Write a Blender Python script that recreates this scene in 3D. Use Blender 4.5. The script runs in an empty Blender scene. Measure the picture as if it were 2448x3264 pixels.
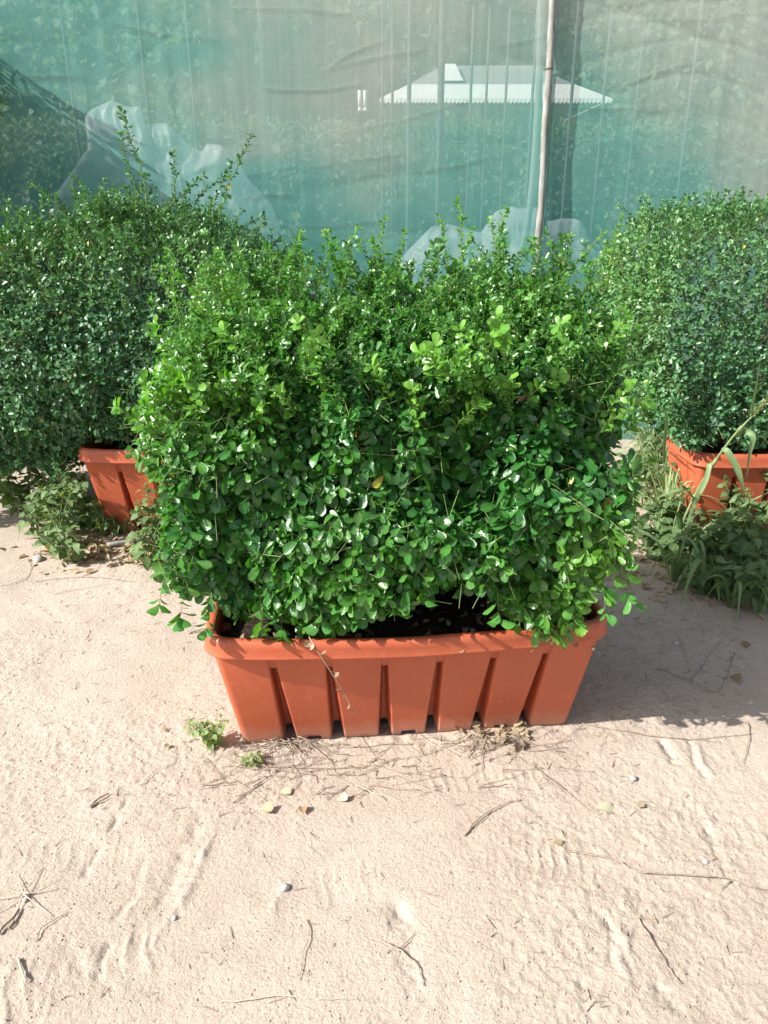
import bpy, math, random
import numpy as np
from mathutils import Vector, Euler
R = math.radians
S = bpy.context.scene
# ---------------------------------------------------------------- camera, sky, sun, exposure
CAM_H, PITCH, FPX = 1.5, R(22), 2453.0
cd = bpy.data.cameras.new("camera"); cam = bpy.data.objects.new("camera", cd)
S.collection.objects.link(cam); S.camera = cam
cam.location = (0, 0, CAM_H); cam.rotation_euler = (R(90) - PITCH, 0, 0)
cd.sensor_fit = 'VERTICAL'; cd.sensor_height = 36; cd.lens = 36 * FPX / 3264
cd.clip_start = .05; cd.clip_end = 2000
SUN_EL, SUN_AZ = R(37), R(19)          # light travels to +x and, by SUN_AZ, away from the camera
to_sun = Vector((-math.cos(SUN_EL) * math.cos(SUN_AZ), -math.cos(SUN_EL) * math.sin(SUN_AZ), math.sin(SUN_EL)))
W = bpy.data.worlds.new("World"); S.world = W; W.use_nodes = True
wn = W.node_tree; bg = wn.nodes['Background']; sky = wn.nodes.new('ShaderNodeTexSky')
sky.sky_type = 'NISHITA'; sky.sun_disc = False; sky.sun_elevation = SUN_EL
sky.sun_rotation = math.atan2(to_sun.x, to_sun.y); sky.dust_density = 2.5
hs = wn.nodes.new('ShaderNodeHueSaturation'); hs.inputs['Saturation'].default_value = .55; wn.links.new(sky.outputs[0], hs.inputs['Color']); wn.links.new(hs.outputs[0], bg.inputs[0]); bg.inputs[1].default_value = 0.105
sl = bpy.data.lights.new("sun", 'SUN'); sl.energy = 5.0; sl.angle = R(0.5); sl.color = (1, .96, .89)
so = bpy.data.objects.new("sun", sl); S.collection.objects.link(so)
so.rotation_euler = to_sun.to_track_quat('Z', 'Y').to_euler()
S.view_settings.view_transform = 'Standard'; S.view_settings.look = 'None'
S.view_settings.exposure = 1.0; S.view_settings.gamma = 1
S.cycles.max_bounces = 7; S.cycles.transparent_max_bounces = 12
S.cycles.diffuse_bounces = 4
S.cycles.caustics_reflective = False; S.cycles.caustics_refractive = False

# ---------------------------------------------------------------- helpers
_sp, _cp = math.sin(PITCH), math.cos(PITCH)
def ray(x, y):
    u, v = (x - 1224) / FPX, -(y - 1632) / FPX
    return np.array([u, _cp + v * _sp, -_sp + v * _cp])
def at(x, y, Y):
    d = ray(x, y); return np.array([0, 0, CAM_H]) + d * (Y / d[1])
def on(x, y, z=0.0):
    d = ray(x, y); return np.array([0, 0, CAM_H]) + d * ((z - CAM_H) / d[2])
def norm(v):
    return v / np.maximum(np.linalg.norm(v, axis=-1, keepdims=True), 1e-9)
def lattice(seed):
    return np.random.default_rng(seed).random((64, 64, 64)).astype(np.float32)
_LAT = lattice(5)
def vn3(x, y, z):
    x, y, z = [np.asarray(a, float) for a in (x, y, z)]
    x, y, z = np.broadcast_arrays(x, y, z)
    i, j, k = np.floor(x).astype(int), np.floor(y).astype(int), np.floor(z).astype(int)
    fx, fy, fz = x - i, y - j, z - k
    fx, fy, fz = [f * f * (3 - 2 * f) for f in (fx, fy, fz)]
    g = lambda a, b, c: _LAT[(i + a) & 63, (j + b) & 63, (k + c) & 63]
    a = g(0,0,0)*(1-fx)+g(1,0,0)*fx; b = g(0,1,0)*(1-fx)+g(1,1,0)*fx
    c = g(0,0,1)*(1-fx)+g(1,0,1)*fx; d = g(0,1,1)*(1-fx)+g(1,1,1)*fx
    return ((a*(1-fy)+b*fy)*(1-fz) + (c*(1-fy)+d*fy)*fz) * 2 - 1
def mesh_np(name, V, faces_by_n, smooth=True, attrs=None):
    """faces_by_n: list of int arrays (F, k)"""
    me = bpy.data.meshes.new(name)
    V = np.asarray(V, np.float32); me.vertices.add(len(V)); me.vertices.foreach_set('co', V.ravel())
    loops = np.concatenate([f.ravel() for f in faces_by_n]).astype(np.int32)
    tot = np.concatenate([np.full(len(f), f.shape[1]) for f in faces_by_n]).astype(np.int32)
    st = np.concatenate([[0], np.cumsum(tot)[:-1]]).astype(np.int32)
    me.loops.add(len(loops)); me.loops.foreach_set('vertex_index', loops)
    me.polygons.add(len(tot)); me.polygons.foreach_set('loop_start', st)
    try: me.polygons.foreach_set('loop_total', tot)
    except Exception: pass
    me.polygons.foreach_set('use_smooth', np.full(len(tot), smooth))
    for k, a in (attrs or {}).items():
        A = me.attributes.new(k, 'FLOAT', 'POINT'); A.data.foreach_set('value', np.asarray(a, np.float32).ravel())
    me.update(calc_edges=True); me.validate()
    return me
def tag(o, label=None, cat=None, group=None, kind=None):
    if label: o['label'] = label
    if cat: o['category'] = cat
    if group: o['group'] = group
    if kind: o['kind'] = kind
    return o
def obj(name, me, mat, parent=None, loc=None, rz=None):
    o = bpy.data.objects.new(name, me); S.collection.objects.link(o)
    if mat is not None and me is not None and not me.materials: me.materials.append(mat)
    if parent: o.parent = parent
    if loc is not None: o.location = loc
    if rz is not None: o.rotation_euler = (0, 0, rz)
    return o
def empty(name, loc, rz=0.0):
    o = bpy.data.objects.new(name, None); S.collection.objects.link(o)
    o.location = loc; o.rotation_euler = (0, 0, rz); o.empty_display_size = .1
    return o
def grid_faces(nu, nv, close_u=False, off=0):
    i = np.arange(nu if close_u else nu - 1)[:, None]; j = np.arange(nv - 1)[None, :]
    i2 = (i + 1) % nu
    f = np.stack([i * nv + j, i2 * nv + j, i2 * nv + j + 1, i * nv + j + 1], -1)
    return f.reshape(-1, 4) + off
class Acc:
    """collects vertex / face / attribute chunks"""
    def __init__(s): s.V, s.F, s.A, s.n = [], {}, {}, 0
    def add(s, V, F, **at_):
        V = np.asarray(V, float)
        for f in F: s.F.setdefault(f.shape[1], []).append(f + s.n)
        s.V.append(V)
        for k, a in at_.items(): s.A.setdefault(k, []).append(np.broadcast_to(a, (len(V),)))
        s.n += len(V)
    def mesh(s, name, smooth=True):
        return mesh_np(name, np.concatenate(s.V), [np.concatenate(v) for v in s.F.values()], smooth,
                       {k: np.concatenate(v) for k, v in s.A.items()})
def tube(acc, pts, rad, sides=5, **attrs):
    P = np.asarray(pts, float); n = len(P); rad = np.broadcast_to(rad, (n,))
    T = norm(np.gradient(P, axis=0)); ref = np.array([0, 0, 1.]) if abs(T[0, 2]) < .9 else np.array([1., 0, 0])
    B = norm(np.cross(T, ref)); N = np.cross(B, T)
    a = np.arange(sides) * 2 * math.pi / sides
    V = P[:, None] + (B[:, None] * np.cos(a)[None, :, None] + N[:, None] * np.sin(a)[None, :, None]) * rad[:, None, None]
    V = V.reshape(-1, 3)
    i = np.arange(n - 1)[:, None] * sides; j = np.arange(sides)[None]; j2 = (j + 1) % sides
    F = np.stack([i + j, i + j2, i + sides + j2, i + sides + j], -1).reshape(-1, 4)
    V = np.vstack([V, P[:1], P[-1:]]); c0, c1 = n * sides, n * sides + 1
    jj = np.arange(sides); k = (jj + 1) % sides
    T1 = np.stack([np.full(sides, c0), k, jj], -1); T2 = np.stack([np.full(sides, c1), (n-1)*sides + jj, (n-1)*sides + k], -1)
    acc.add(V, [F, np.vstack([T1, T2])], **attrs)
def smooth_path(pts, n=12):
    P = np.asarray(pts, float); t = np.linspace(0, len(P) - 1, n); out = []
    for u in t:
        i = min(int(u), len(P) - 2); f = u - i
        p0, p1, p2, p3 = P[max(i-1, 0)], P[i], P[i+1], P[min(i+2, len(P)-1)]
        out.append(.5 * ((2*p1) + (-p0+p2)*f + (2*p0-5*p1+4*p2-p3)*f*f + (-p0+3*p1-3*p2+p3)*f**3))
    return np.array(out)

# ---------------------------------------------------------------- materials
class M:
    def __init__(s, name, rough=.6, spec=.5):
        s.m = bpy.data.materials.new(name); s.m.use_nodes = True; s.t = s.m.node_tree
        s.b = s.t.nodes['Principled BSDF']; s.b.inputs['Roughness'].default_value = rough
        s.b.inputs['Specular IOR Level'].default_value = spec
        s.out = s.t.nodes['Material Output']
    def n(s, typ, **kw):
        nd = s.t.nodes.new(typ)
        for k, v in kw.items(): setattr(nd, k, v)
        return nd
    def l(s, a, b): s.t.links.new(a, b)
    def coord(s, which='Object', scale=(1, 1, 1)):
        c = s.n('ShaderNodeTexCoord'); mp = s.n('ShaderNodeMapping'); mp.inputs['Scale'].default_value = scale
        s.l(c.outputs[which], mp.inputs[0]); return mp.outputs[0]
    def noise(s, scale, detail=4, rough=.55, vec=None, dist=0):
        nd = s.n('ShaderNodeTexNoise'); nd.inputs['Scale'].default_value = scale
        nd.inputs['Detail'].default_value = detail; nd.inputs['Roughness'].default_value = rough
        nd.inputs['Distortion'].default_value = dist
        if vec is not None: s.l(vec, nd.inputs['Vector'])
        return nd.outputs[0]
    def ramp(s, fac, stops, interp='LINEAR'):
        r = s.n('ShaderNodeValToRGB'); r.color_ramp.interpolation = interp
        e = r.color_ramp.elements
        while len(e) < len(stops): e.new(.5)
        for q, (p, c) in zip(e, stops):
            q.position = p; q.color = (*c, 1) if len(c) == 3 else c
        s.l(fac, r.inputs[0]); return r.outputs[0]
    def mix(s, fac, a, b, blend='MIX'):
        x = s.n('ShaderNodeMix', data_type='RGBA', blend_type=blend)
        for sock, v in ((x.inputs[0], fac), (x.inputs[6], a), (x.inputs[7], b)):
            if isinstance(v, (int, float)): sock.default_value = v
            elif isinstance(v, tuple): sock.default_value = (*v, 1)
            else: s.l(v, sock)
        return x.outputs[2]
    def math(s, op, a, b=None, c=None):
        x = s.n('ShaderNodeMath', operation=op)
        for i, v in enumerate((a, b, c)):
            if v is None: continue
            if isinstance(v, (int, float)): x.inputs[i].default_value = v
            else: s.l(v, x.inputs[i])
        return x.outputs[0]
    def attr(s, name):
        a = s.n('ShaderNodeAttribute'); a.attribute_name = name; return a.outputs['Fac']
    def bump(s, h, strength=.3, dist=.005, prev=None):
        b = s.n('ShaderNodeBump'); b.inputs['Strength'].default_value = strength
        b.inputs['Distance'].default_value = dist; s.l(h, b.inputs['Height'])
        if prev is not None: s.l(prev, b.inputs['Normal'])
        return b.outputs[0]
    def color(s, c):
        if isinstance(c, tuple): s.b.inputs['Base Color'].default_value = (*c, 1)
        else: s.l(c, s.b.inputs['Base Color'])
        return s

def leaf_mat(name, dark, mid, young, rough=.36, spec=.5, trans=.28, vein=.35, yellow=True, wax=0.0):
    m = M(name, rough, spec)
    r = m.attr('rnd'); y = m.attr('young'); lw = m.attr('lw')
    c = m.mix(r, dark, mid)
    c = m.mix(y, c, young)
    if yellow:
        yl = m.math('GREATER_THAN', m.attr('odd'), .9965)
        c = m.mix(yl, c, (.42, .38, .04))
        br = m.math('GREATER_THAN', m.attr('odd'), .9985)
        c = m.mix(br, c, (.16, .07, .03))
    v = m.math('LESS_THAN', m.math('ABSOLUTE', lw), .045)
    c = m.mix(m.math('MULTIPLY', v, vein), c, tuple(min(1, k * 1.6 + .02) for k in mid))
    blot = m.noise(90, 3, .6, m.coord())
    c = m.mix(.22, c, m.ramp(blot, [(.3, (.45, .45, .45)), (.7, (1.25, 1.25, 1.2))]), 'MULTIPLY')
    geo = m.n('ShaderNodeNewGeometry')
    c = m.mix(m.math('MULTIPLY', geo.outputs['Backfacing'], .45), c, tuple(min(1, k * 1.25 + .015) for k in mid))
    m.color(c)
    m.l(m.bump(m.noise(160, 2, .5, m.coord()), .35, .002), m.b.inputs['Normal'])
    tr = m.n('ShaderNodeBsdfTranslucent')
    tc = m.mix(1.0, c, (1.9, 2.0, .55), 'MULTIPLY'); m.l(tc, tr.inputs[0])
    mx = m.n('ShaderNodeMixShader'); mx.inputs[0].default_value = trans
    m.l(m.b.outputs[0], mx.inputs[1]); m.l(tr.outputs[0], mx.inputs[2]); m.l(mx.outputs[0], m.out.inputs[0])
    return m.m
MAT = {}
MAT['leaf'] = leaf_mat('glossy_leaf', (.018, .085, .022), (.045, .185, .034), (.15, .33, .04), rough=.31, spec=.6, trans=.28)
MAT['leaf_far'] = leaf_mat('dark_small_leaf', (.024, .092, .040), (.060, .180, .068), (.13, .27, .07), rough=.42, spec=.55, trans=.18)
MAT['weed'] = leaf_mat('weed_leaf', (.045, .092, .034), (.10, .17, .066), (.19, .27, .10), rough=.6, spec=.3, trans=.25, yellow=False)
MAT['grass'] = leaf_mat('grass_blade', (.08, .16, .06), (.14, .23, .10), (.26, .30, .14), rough=.5, spec=.35, trans=.25, vein=.5, yellow=False)
MAT['drygrass'] = leaf_mat('dry_leaf', (.16, .10, .06), (.32, .24, .16), (.42, .36, .25), rough=.8, spec=.2, trans=.12, vein=.2, yellow=False)
def bark(name, a, b, sc=60):
    m = M(name, .8, .25); n = m.noise(sc, 5, .6, m.coord(scale=(1, 1, .35)))
    m.color(m.ramp(n, [(.3, a), (.7, b)])); m.l(m.bump(n, .5, .003), m.b.inputs['Normal']); return m.m
MAT['stem'] = bark('shrub_bark', (.07, .055, .04), (.19, .16, .12))
MAT['shoot'] = bark('green_shoot', (.10, .15, .05), (.22, .28, .10))
MAT['weedstem'] = bark('weed_stem', (.12, .17, .07), (.24, .27, .13))
MAT['twig'] = bark('dry_twig', (.17, .135, .10), (.38, .31, .24), 90)
MAT['straw'] = bark('dry_straw', (.34, .28, .2), (.62, .54, .42), 60)
MAT['bamboo'] = bark('weathered_pole', (.15, .15, .14), (.36, .36, .345), 22)
MAT['stone'] = bark('pale_stone', (.36, .34, .31), (.58, .56, .53), 70)
MAT['greystone'] = bark('grey_stone', (.2, .19, .18), (.55, .52, .48), 45)

def sand_mat():
    m = M('sand', .92, .15); co = m.coord()
    big = m.noise(1.3, 3, .5, co); med = m.noise(14, 5, .6, co); fine = m.noise(140, 4, .65, co); grit = m.noise(420, 2, .6, co)
    c = m.ramp(big, [(.3, (.388, .320, .266)), (.7, (.460, .388, .330))])
    c = m.mix(.5, c, m.ramp(med, [(.3, (.82, .80, .78)), (.7, (1.06, 1.05, 1.04))]), 'MULTIPLY')
    c = m.mix(.6, c, m.ramp(fine, [(.33, (.70, .68, .66)), (.48, (1, 1, 1)), (.75, (1.06, 1.06, 1.06))]), 'MULTIPLY')
    spk = m.ramp(m.noise(230, 1, .5, co), [(.70, (0, 0, 0)), (.74, (1, 1, 1))])
    c = m.mix(m.math('MULTIPLY', spk, .35), c, (.17, .13, .10))
    m.color(c)
    b1 = m.bump(m.noise(75, 5, .68, co, .4), .6, .008)
    b2 = m.bump(fine, .55, .005, b1); b3 = m.bump(grit, .3, .002, b2)
    m.l(b3, m.b.inputs['Normal']); return m.m
MAT['sand'] = sand_mat()
def plastic_mat():
    m = M('terracotta_plastic', .42, .42); co = m.coord()
    n = m.noise(3.5, 4, .55, co)
    c = m.ramp(n, [(.3, (.375, .083, .036)), (.7, (.445, .104, .048))])
    sep = m.n('ShaderNodeSeparateXYZ'); tc = m.n('ShaderNodeTexCoord'); m.l(tc.outputs['Object'], sep.inputs[0])
    dn = m.math('ADD', sep.outputs[2], m.math('MULTIPLY', m.noise(25, 4, .6, co), .05))
    pale_mix = m.ramp(dn, [(.026, (1, 1, 1)), (.10, (0, 0, 0))])  # pale dust near the planter's foot
    c = m.mix(m.math('MULTIPLY', pale_mix, .5), c, (.42, .30, .22))
    sc = m.ramp(m.noise(60, 5, .7, co), [(.55, (0, 0, 0)), (.8, (1, 1, 1))])
    c = m.mix(m.math('MULTIPLY', sc, .3), c, (.62, .32, .22))
    m.color(c)
    g = m.noise(1, 4, .6, m.coord(scale=(170, 170, 9)))
    gr = m.ramp(g, [(.36, (0, 0, 0)), (.46, (1, 1, 1))])
    b = m.bump(gr, .16, .0016); b = m.bump(m.noise(9, 2, .5, co), .25, .01, b)
    m.l(b, m.b.inputs['Normal'])
    m.l(m.math('ADD', m.math('MULTIPLY', n, .2), .30), m.b.inputs['Roughness'])
    return m.m
MAT['plastic'] = plastic_mat()
def soil_mat():
    m = M('potting_soil', .95, .1); co = m.coord(); n = m.noise(60, 5, .7, co)
    m.color(m.ramp(n, [(.35, (.016, .011, .008)), (.7, (.075, .052, .038))])); m.l(m.bump(n, 1, .01), m.b.inputs['Normal']); return m.m
MAT['soil'] = soil_mat()
def net_mat(name='shade_net', dens=.76, dark=1.0):
    m = M(name, .75, .2); co = m.coord()
    d = m.attr('pale_mix'); g = m.noise(260, 3, .8, m.coord(scale=(1, 1, .55)))
    st = m.noise(1, 5, .65, m.coord(scale=(18, 1, .7)))
    f = m.math('ADD', d, m.math('MULTIPLY', m.math('SUBTRACT', m.noise(2.6, 6, .6, co, .6), .5), .55))
    c = m.ramp(f, [(0, (.095 * dark, .315 * dark, .285 * dark)), (.35, (.17 * dark, .40 * dark, .355 * dark)), (.75, (.39 * dark, .47 * dark, .425 * dark)), (1, (.48 * dark, .505 * dark, .46 * dark))])
    c = m.mix(.5, c, m.ramp(g, [(.3, (.62, .62, .62)), (.7, (1.25, 1.25, 1.25))]), 'MULTIPLY')
    c = m.mix(.4, c, m.ramp(st, [(.35, (.75, .77, .77)), (.65, (1.15, 1.15, 1.15))]), 'MULTIPLY')
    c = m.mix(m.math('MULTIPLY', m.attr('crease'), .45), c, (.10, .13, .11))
    m.color(c)
    tr = m.n('ShaderNodeBsdfTranslucent'); m.l(c, tr.inputs[0])
    a = m.n('ShaderNodeMixShader'); a.inputs[0].default_value = .3; m.l(m.b.outputs[0], a.inputs[1]); m.l(tr.outputs[0], a.inputs[2])
    tp = m.n('ShaderNodeBsdfTransparent'); mx = m.n('ShaderNodeMixShader')
    m.l(m.math('ADD', m.math('MULTIPLY', m.math('SUBTRACT', g, .5), .25), dens), mx.inputs[0])
    m.l(tp.outputs[0], mx.inputs[1]); m.l(a.outputs[0], mx.inputs[2]); m.l(mx.outputs[0], m.out.inputs[0])
    return m.m
MAT['net'] = net_mat()
def simple(name, c, rough=.6, spec=.4, v=.15, sc=8):
    m = M(name, rough, spec); n = m.noise(sc, 4, .6, m.coord())
    m.color(m.ramp(n, [(.3, tuple(k * (1 - v) for k in c)), (.7, tuple(min(1, k * (1 + v)) for k in c))])); return m.m
MAT['pvc'] = simple('white_tent_fabric', (.82, .82, .80), .5, .4, .03, 2)
MAT['pvcgrey'] = simple('grey_tent_fabric', (.30, .29, .31), .6, .3, .1, 2)
MAT['sheet'] = simple('plastic_sheet', (.93, .94, .95), .35, .5, .06, 5)
MAT['steel'] = simple('galvanised_post', (.12, .125, .12), .85, .15, .2, 12)
MAT['treeleaf'] = leaf_mat('tree_leaf', (.10, .13, .09), (.16, .20, .135), (.2, .23, .15), rough=.6, spec=.3, yellow=False)
MAT['wire'] = simple('rusty_wire', (.16, .12, .1), .6, .4, .2, 40)

# ---------------------------------------------------------------- ground
def seg_dist(X, Y, pts):
    best = np.full(X.shape, 9.0)
    for (a, b) in zip(pts[:-1], pts[1:]):
        ax, ay, bx, by = a[0], a[1], b[0], b[1]; dx, dy = bx - ax, by - ay
        t = np.clip(((X - ax) * dx + (Y - ay) * dy) / (dx * dx + dy * dy + 1e-9), 0, 1)
        best = np.minimum(best, np.hypot(X - ax - t * dx, Y - ay - t * dy))
    return best
def gpts(*pp): return [tuple(on(x, y)[:2]) for x, y in pp]
RIDGE = [  # (px polyline, height, width)
    (gpts((705, 2580), (655, 2700), (620, 2800), (560, 2900), (500, 2970), (470, 3080)), .007, .013),
    (gpts((640, 2600), (560, 2780), (440, 2990), (430, 3100)), -.007, .02),
    (gpts((455, 2735), (430, 2850), (370, 2920)), -.016, .013), (gpts((470, 2760), (450, 2850), (400, 2920)), .008, .012),
    (gpts((405, 2545), (355, 2640)), -.012, .010), (gpts((320, 2690), (270, 2780)), -.013, .010),
    (gpts((345, 3010), (305, 3110)), -.013, .012), (gpts((210, 3010), (270, 3090), (320, 3120)), -.010, .018),
    (gpts((2110, 2360), (2150, 2420)), -.016, .018), (gpts((2200, 2360), (2215, 2430), (2250, 2470)), -.010, .010),
    (gpts((2225, 2370), (2240, 2430), (2275, 2465)), .007, .009),
    (gpts((2260, 2640), (2280, 2700), (2310, 2760)), -.016, .013), (gpts((2235, 2560), (2270, 2620)), .010, .012),
    (gpts((2030, 2790), (2045, 2860), (2040, 2900)), -.010, .010), (gpts((1935, 2930), (1955, 3000), (1945, 3070)), -.012, .010),
    (gpts((1990, 2850), (1980, 2950), (1995, 3150)), .009, .02), (gpts((1850, 3130), (1880, 3240)), -.012, .012),
    (gpts((2360, 3180), (2440, 3250)), .009, .014), (gpts((1260, 2900), (1290, 2960)), -.014, .03),
    (gpts((1290, 3070), (1330, 3180)), -.010, .03), (gpts((2110, 3150), (2160, 3220)), -.012, .02),
    (gpts((960, 2600), (940, 2760), (860, 2900)), .006, .02), (gpts((30, 3080), (200, 3020), (330, 3070)), .006, .02)]
TREAD = [  # px centre, half length, half width, angle, ridge wavelength
    ((1470, 2480), .11, .05, R(4), .030), ((1640, 2500), .09, .05, R(6), .028), ((1790, 2740), .10, .05, R(-12), .032),
    ((2330, 2640), .14, .055, R(-12), .034), ((2200, 2560), .07, .05, R(-30), .03), ((1110, 2820), .07, .055, R(10), .030),
    ((120, 2715), .24, .045, R(0), .036), ((200, 3130), .20, .07, R(20), .04), ((560, 2790), .06, .04, R(60), .03)]
def ground_z(X, Y, fine=True):
    h = vn3(X * .8, Y * .8, 3.3) * .016 + vn3(X * 2.6, Y * 2.6, 9.1) * .009
    near = np.exp(-np.maximum(0, np.hypot(X * .7, Y - 2.2) - 2.6) ** 2)
    d = vn3(X * 7, Y * 7, 1.2) * .0028 + vn3(X * 19, Y * 19, 5.2) * .0014
    crumb = np.clip(vn3(X * 2.2 + 7, Y * 2.2, 2.2) * 1.2 + .45, .05, 1)
    a = vn3(X * 48, Y * 48, 8.8); b = vn3(X * 92, Y * 92, 4.4); e = vn3(X * 170, Y * 170, 6.4)
    d = d + crumb * (np.abs(a) ** 1.5 * .0022 * np.sign(a) + np.maximum(b, 0) * .0034 + e * .0020)
    for pts, hh, w in RIDGE:
        q = seg_dist(X, Y, pts); wob = 1 + .5 * vn3(X * 25, Y * 25, 1.1) + .9 * vn3(X * 60, Y * 60, 1.1)
        d = d + hh * .42 * wob * np.clip(.8 + .7 * vn3(X * 9, Y * 9, w * 300), .25, 1.5) * np.exp(-(q / w / .8) ** 2)
    for (c, hl, hw, ang, wl) in TREAD:
        p = on(*c); u = (X - p[0]) * math.cos(ang) + (Y - p[1]) * math.sin(ang); v = -(X - p[0]) * math.sin(ang) + (Y - p[1]) * math.cos(ang)
        mk = 1 / (1 + np.exp((np.abs(u) - hl) / .008)) / (1 + np.exp((np.abs(v) - hw) / .006))
        tr = np.sin(u / wl * 2 * math.pi + np.sin(v * 60 + ang) * .9)
        d = d + mk * (-.0022 + .0042 * np.clip(tr * 2.4 - 1.2, 0, 1) * (.45 + .55 * vn3(X * 30, Y * 30, .5) + .6 * vn3(X * 9, Y * 9, 2.5)))
    # earth heaped loosely along the front of the middle planter
    q = seg_dist(X, Y, [(-.45, 1.86), (.56, 1.96)]); d = d + .0035 * np.exp(-(q / .06) ** 2) * (.3 + vn3(X * 40, Y * 40, 7)); h = h - .012 * np.exp(-(q / .4) ** 2)
    return h * (.3 + .7 * np.clip(np.hypot(X, Y - 2) - .8, 0, 1)) * 1.0 + d * near
def axis(core0, core1, step, far0, far1, grow=1.16):
    c = list(np.arange(core0, core1, step)); s = step; x = c[-1]
    while x < far1: s *= grow; x += s; c.append(x)
    s = step; x = c[0]; l = []
    while x > far0: s *= grow; x -= s; l.append(x)
    return np.array(l[::-1] + c)
gx = axis(-1.35, 1.35, .0048, -300, 300, 1.13); gy = axis(.92, 2.6, .0048, -60, 400, 1.035)
GX, GY = np.meshgrid(gx, gy, indexing='ij')
GZ = ground_z(GX, GY)
ground = obj('ground', mesh_np('ground', np.stack([GX, GY, GZ], -1).reshape(-1, 3), [grid_faces(len(gx), len(gy))]), MAT['sand'])
tag(ground, kind='structure')
del GX, GY, GZ
def gz1(x, y): return float(ground_z(np.array([float(x)]), np.array([float(y)]))[0])

# ---------------------------------------------------------------- shade net fence
NET_Y = 5.0
NET_TONE = np.array([[.05,.25,.55,.80,.85,.80,.80,.98,.92], [.05,.30,.40,.70,.90,.70,.60,.85,.98], [.15,.45,.60,.75,.85,.55,.45,.7,.98],
                 [.3,.35,.50,.65,.78,.38,.30,.45,.92], [.10,.10,.30,.25,.60,.28,.25,.32,.8], [.0,.0,.08,.03,.35,.10,.10,.22,.6], [0,0,0,0,.05,0,0,.15,.4]])
DX = np.array([-2.3,-1.74,-1.18,-.61,-.045,.52,1.09,1.65,2.3]); DZ = np.array([2.53,2.29,2.05,1.81,1.57,1.33,1.09])
def net_tone_at(X, Z):  # blends the net colour from teal to grey-beige by position
    u = np.interp(X, DX, np.arange(9.)); v = np.interp(-Z, -DZ, np.arange(7.))
    i = np.minimum(u.astype(int), 7); j = np.minimum(v.astype(int), 5); f, g = u - i, v - j
    f, g = f*f*(3-2*f), g*g*(3-2*g)
    return .86*(NET_TONE[j,i]*(1-f)*(1-g)+NET_TONE[j,i+1]*f*(1-g)+NET_TONE[j+1,i]*(1-f)*g+NET_TONE[j+1,i+1]*f*g)
def net_relief(X, Z):
    y = vn3(X * .7, Z * .9, 2.2) * .014 * np.clip(np.abs(X - .95) * 3, 0, 1)
    for (sx, sz, amp, fr) in ((.35, 1, .010, 3.2), (-.28, 1, .008, 5.1), (.12, 1, .005, 9.0)):
        q = (X * sx + Z * sz) * fr + vn3(X * 1.1, Z * 1.1, fr) * 1.6
        y = y + amp * .4 * (1 - np.abs(np.sin(q * 1.7))) ** 3 * np.clip(vn3(X * .8, Z * 1.3, fr + 3) + .35, 0, 1) * 2.2
    y = y + .002 * np.sin(X * 41 + vn3(X * 3, Z, 1)) * np.clip(vn3(X * 2, Z * .5, 8), 0, 1)
    return y
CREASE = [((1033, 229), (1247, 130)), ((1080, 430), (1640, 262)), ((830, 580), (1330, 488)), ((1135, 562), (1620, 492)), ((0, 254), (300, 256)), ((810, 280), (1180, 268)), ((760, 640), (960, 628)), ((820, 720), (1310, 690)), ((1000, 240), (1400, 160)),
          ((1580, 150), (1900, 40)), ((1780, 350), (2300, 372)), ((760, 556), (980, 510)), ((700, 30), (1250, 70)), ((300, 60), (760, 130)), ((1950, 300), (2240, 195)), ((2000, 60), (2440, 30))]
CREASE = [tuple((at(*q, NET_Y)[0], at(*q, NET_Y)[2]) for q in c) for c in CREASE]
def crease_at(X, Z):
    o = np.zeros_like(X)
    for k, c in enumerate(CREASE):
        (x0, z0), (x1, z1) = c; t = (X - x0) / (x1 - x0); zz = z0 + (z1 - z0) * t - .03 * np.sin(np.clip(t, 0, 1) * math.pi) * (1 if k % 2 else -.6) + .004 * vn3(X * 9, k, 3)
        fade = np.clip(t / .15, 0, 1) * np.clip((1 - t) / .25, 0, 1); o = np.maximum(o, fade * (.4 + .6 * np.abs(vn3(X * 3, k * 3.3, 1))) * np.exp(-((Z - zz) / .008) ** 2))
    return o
def net_panel(name, x0, x1, z0, z1, yoff, mat, jag=(0, 0), step=.0125):
    nu, nv = int((x1 - x0) / step), int((z1 - z0) / step); u = np.linspace(0, 1, nu); v = np.linspace(0, 1, nv)
    U, Vv = np.meshgrid(u, v, indexing='ij'); Z = z0 + Vv * (z1 - z0)
    L = x0 + jag[0] * (vn3(Z * 1.7, 0, 1) + .4 * vn3(Z * 8, 0, 5)); Rr = x1 + jag[1] * (vn3(Z * 1.7, 0, 9) * 1.2 + .4 * vn3(Z * 8, 0, 5))
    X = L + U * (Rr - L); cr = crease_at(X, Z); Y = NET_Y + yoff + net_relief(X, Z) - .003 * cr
    return mesh_np(name, np.stack([X, Y, Z], -1).reshape(-1, 3), [grid_faces(nu, nv)], True, {'pale_mix': net_tone_at(X, Z), 'crease': cr})
nf = empty('shade_net_fence', (0, NET_Y, 0)); tag(nf, 'grey-green see-through shade netting hung as a tall screen behind the planters', 'fence')
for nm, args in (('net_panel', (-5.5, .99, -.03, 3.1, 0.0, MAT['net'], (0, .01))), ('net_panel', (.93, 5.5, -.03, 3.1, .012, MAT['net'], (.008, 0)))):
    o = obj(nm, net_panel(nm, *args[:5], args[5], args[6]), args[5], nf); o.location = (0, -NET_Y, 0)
a = Acc(); tube(a, [(-5.5, 0, 3.1), (-3, .01, 3.1), (2, 0, 3.1), (5.5, 0, 3.1)], .004, 6)
obj('top_wire', a.mesh('top_wire'), MAT['wire'], nf)
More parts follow.
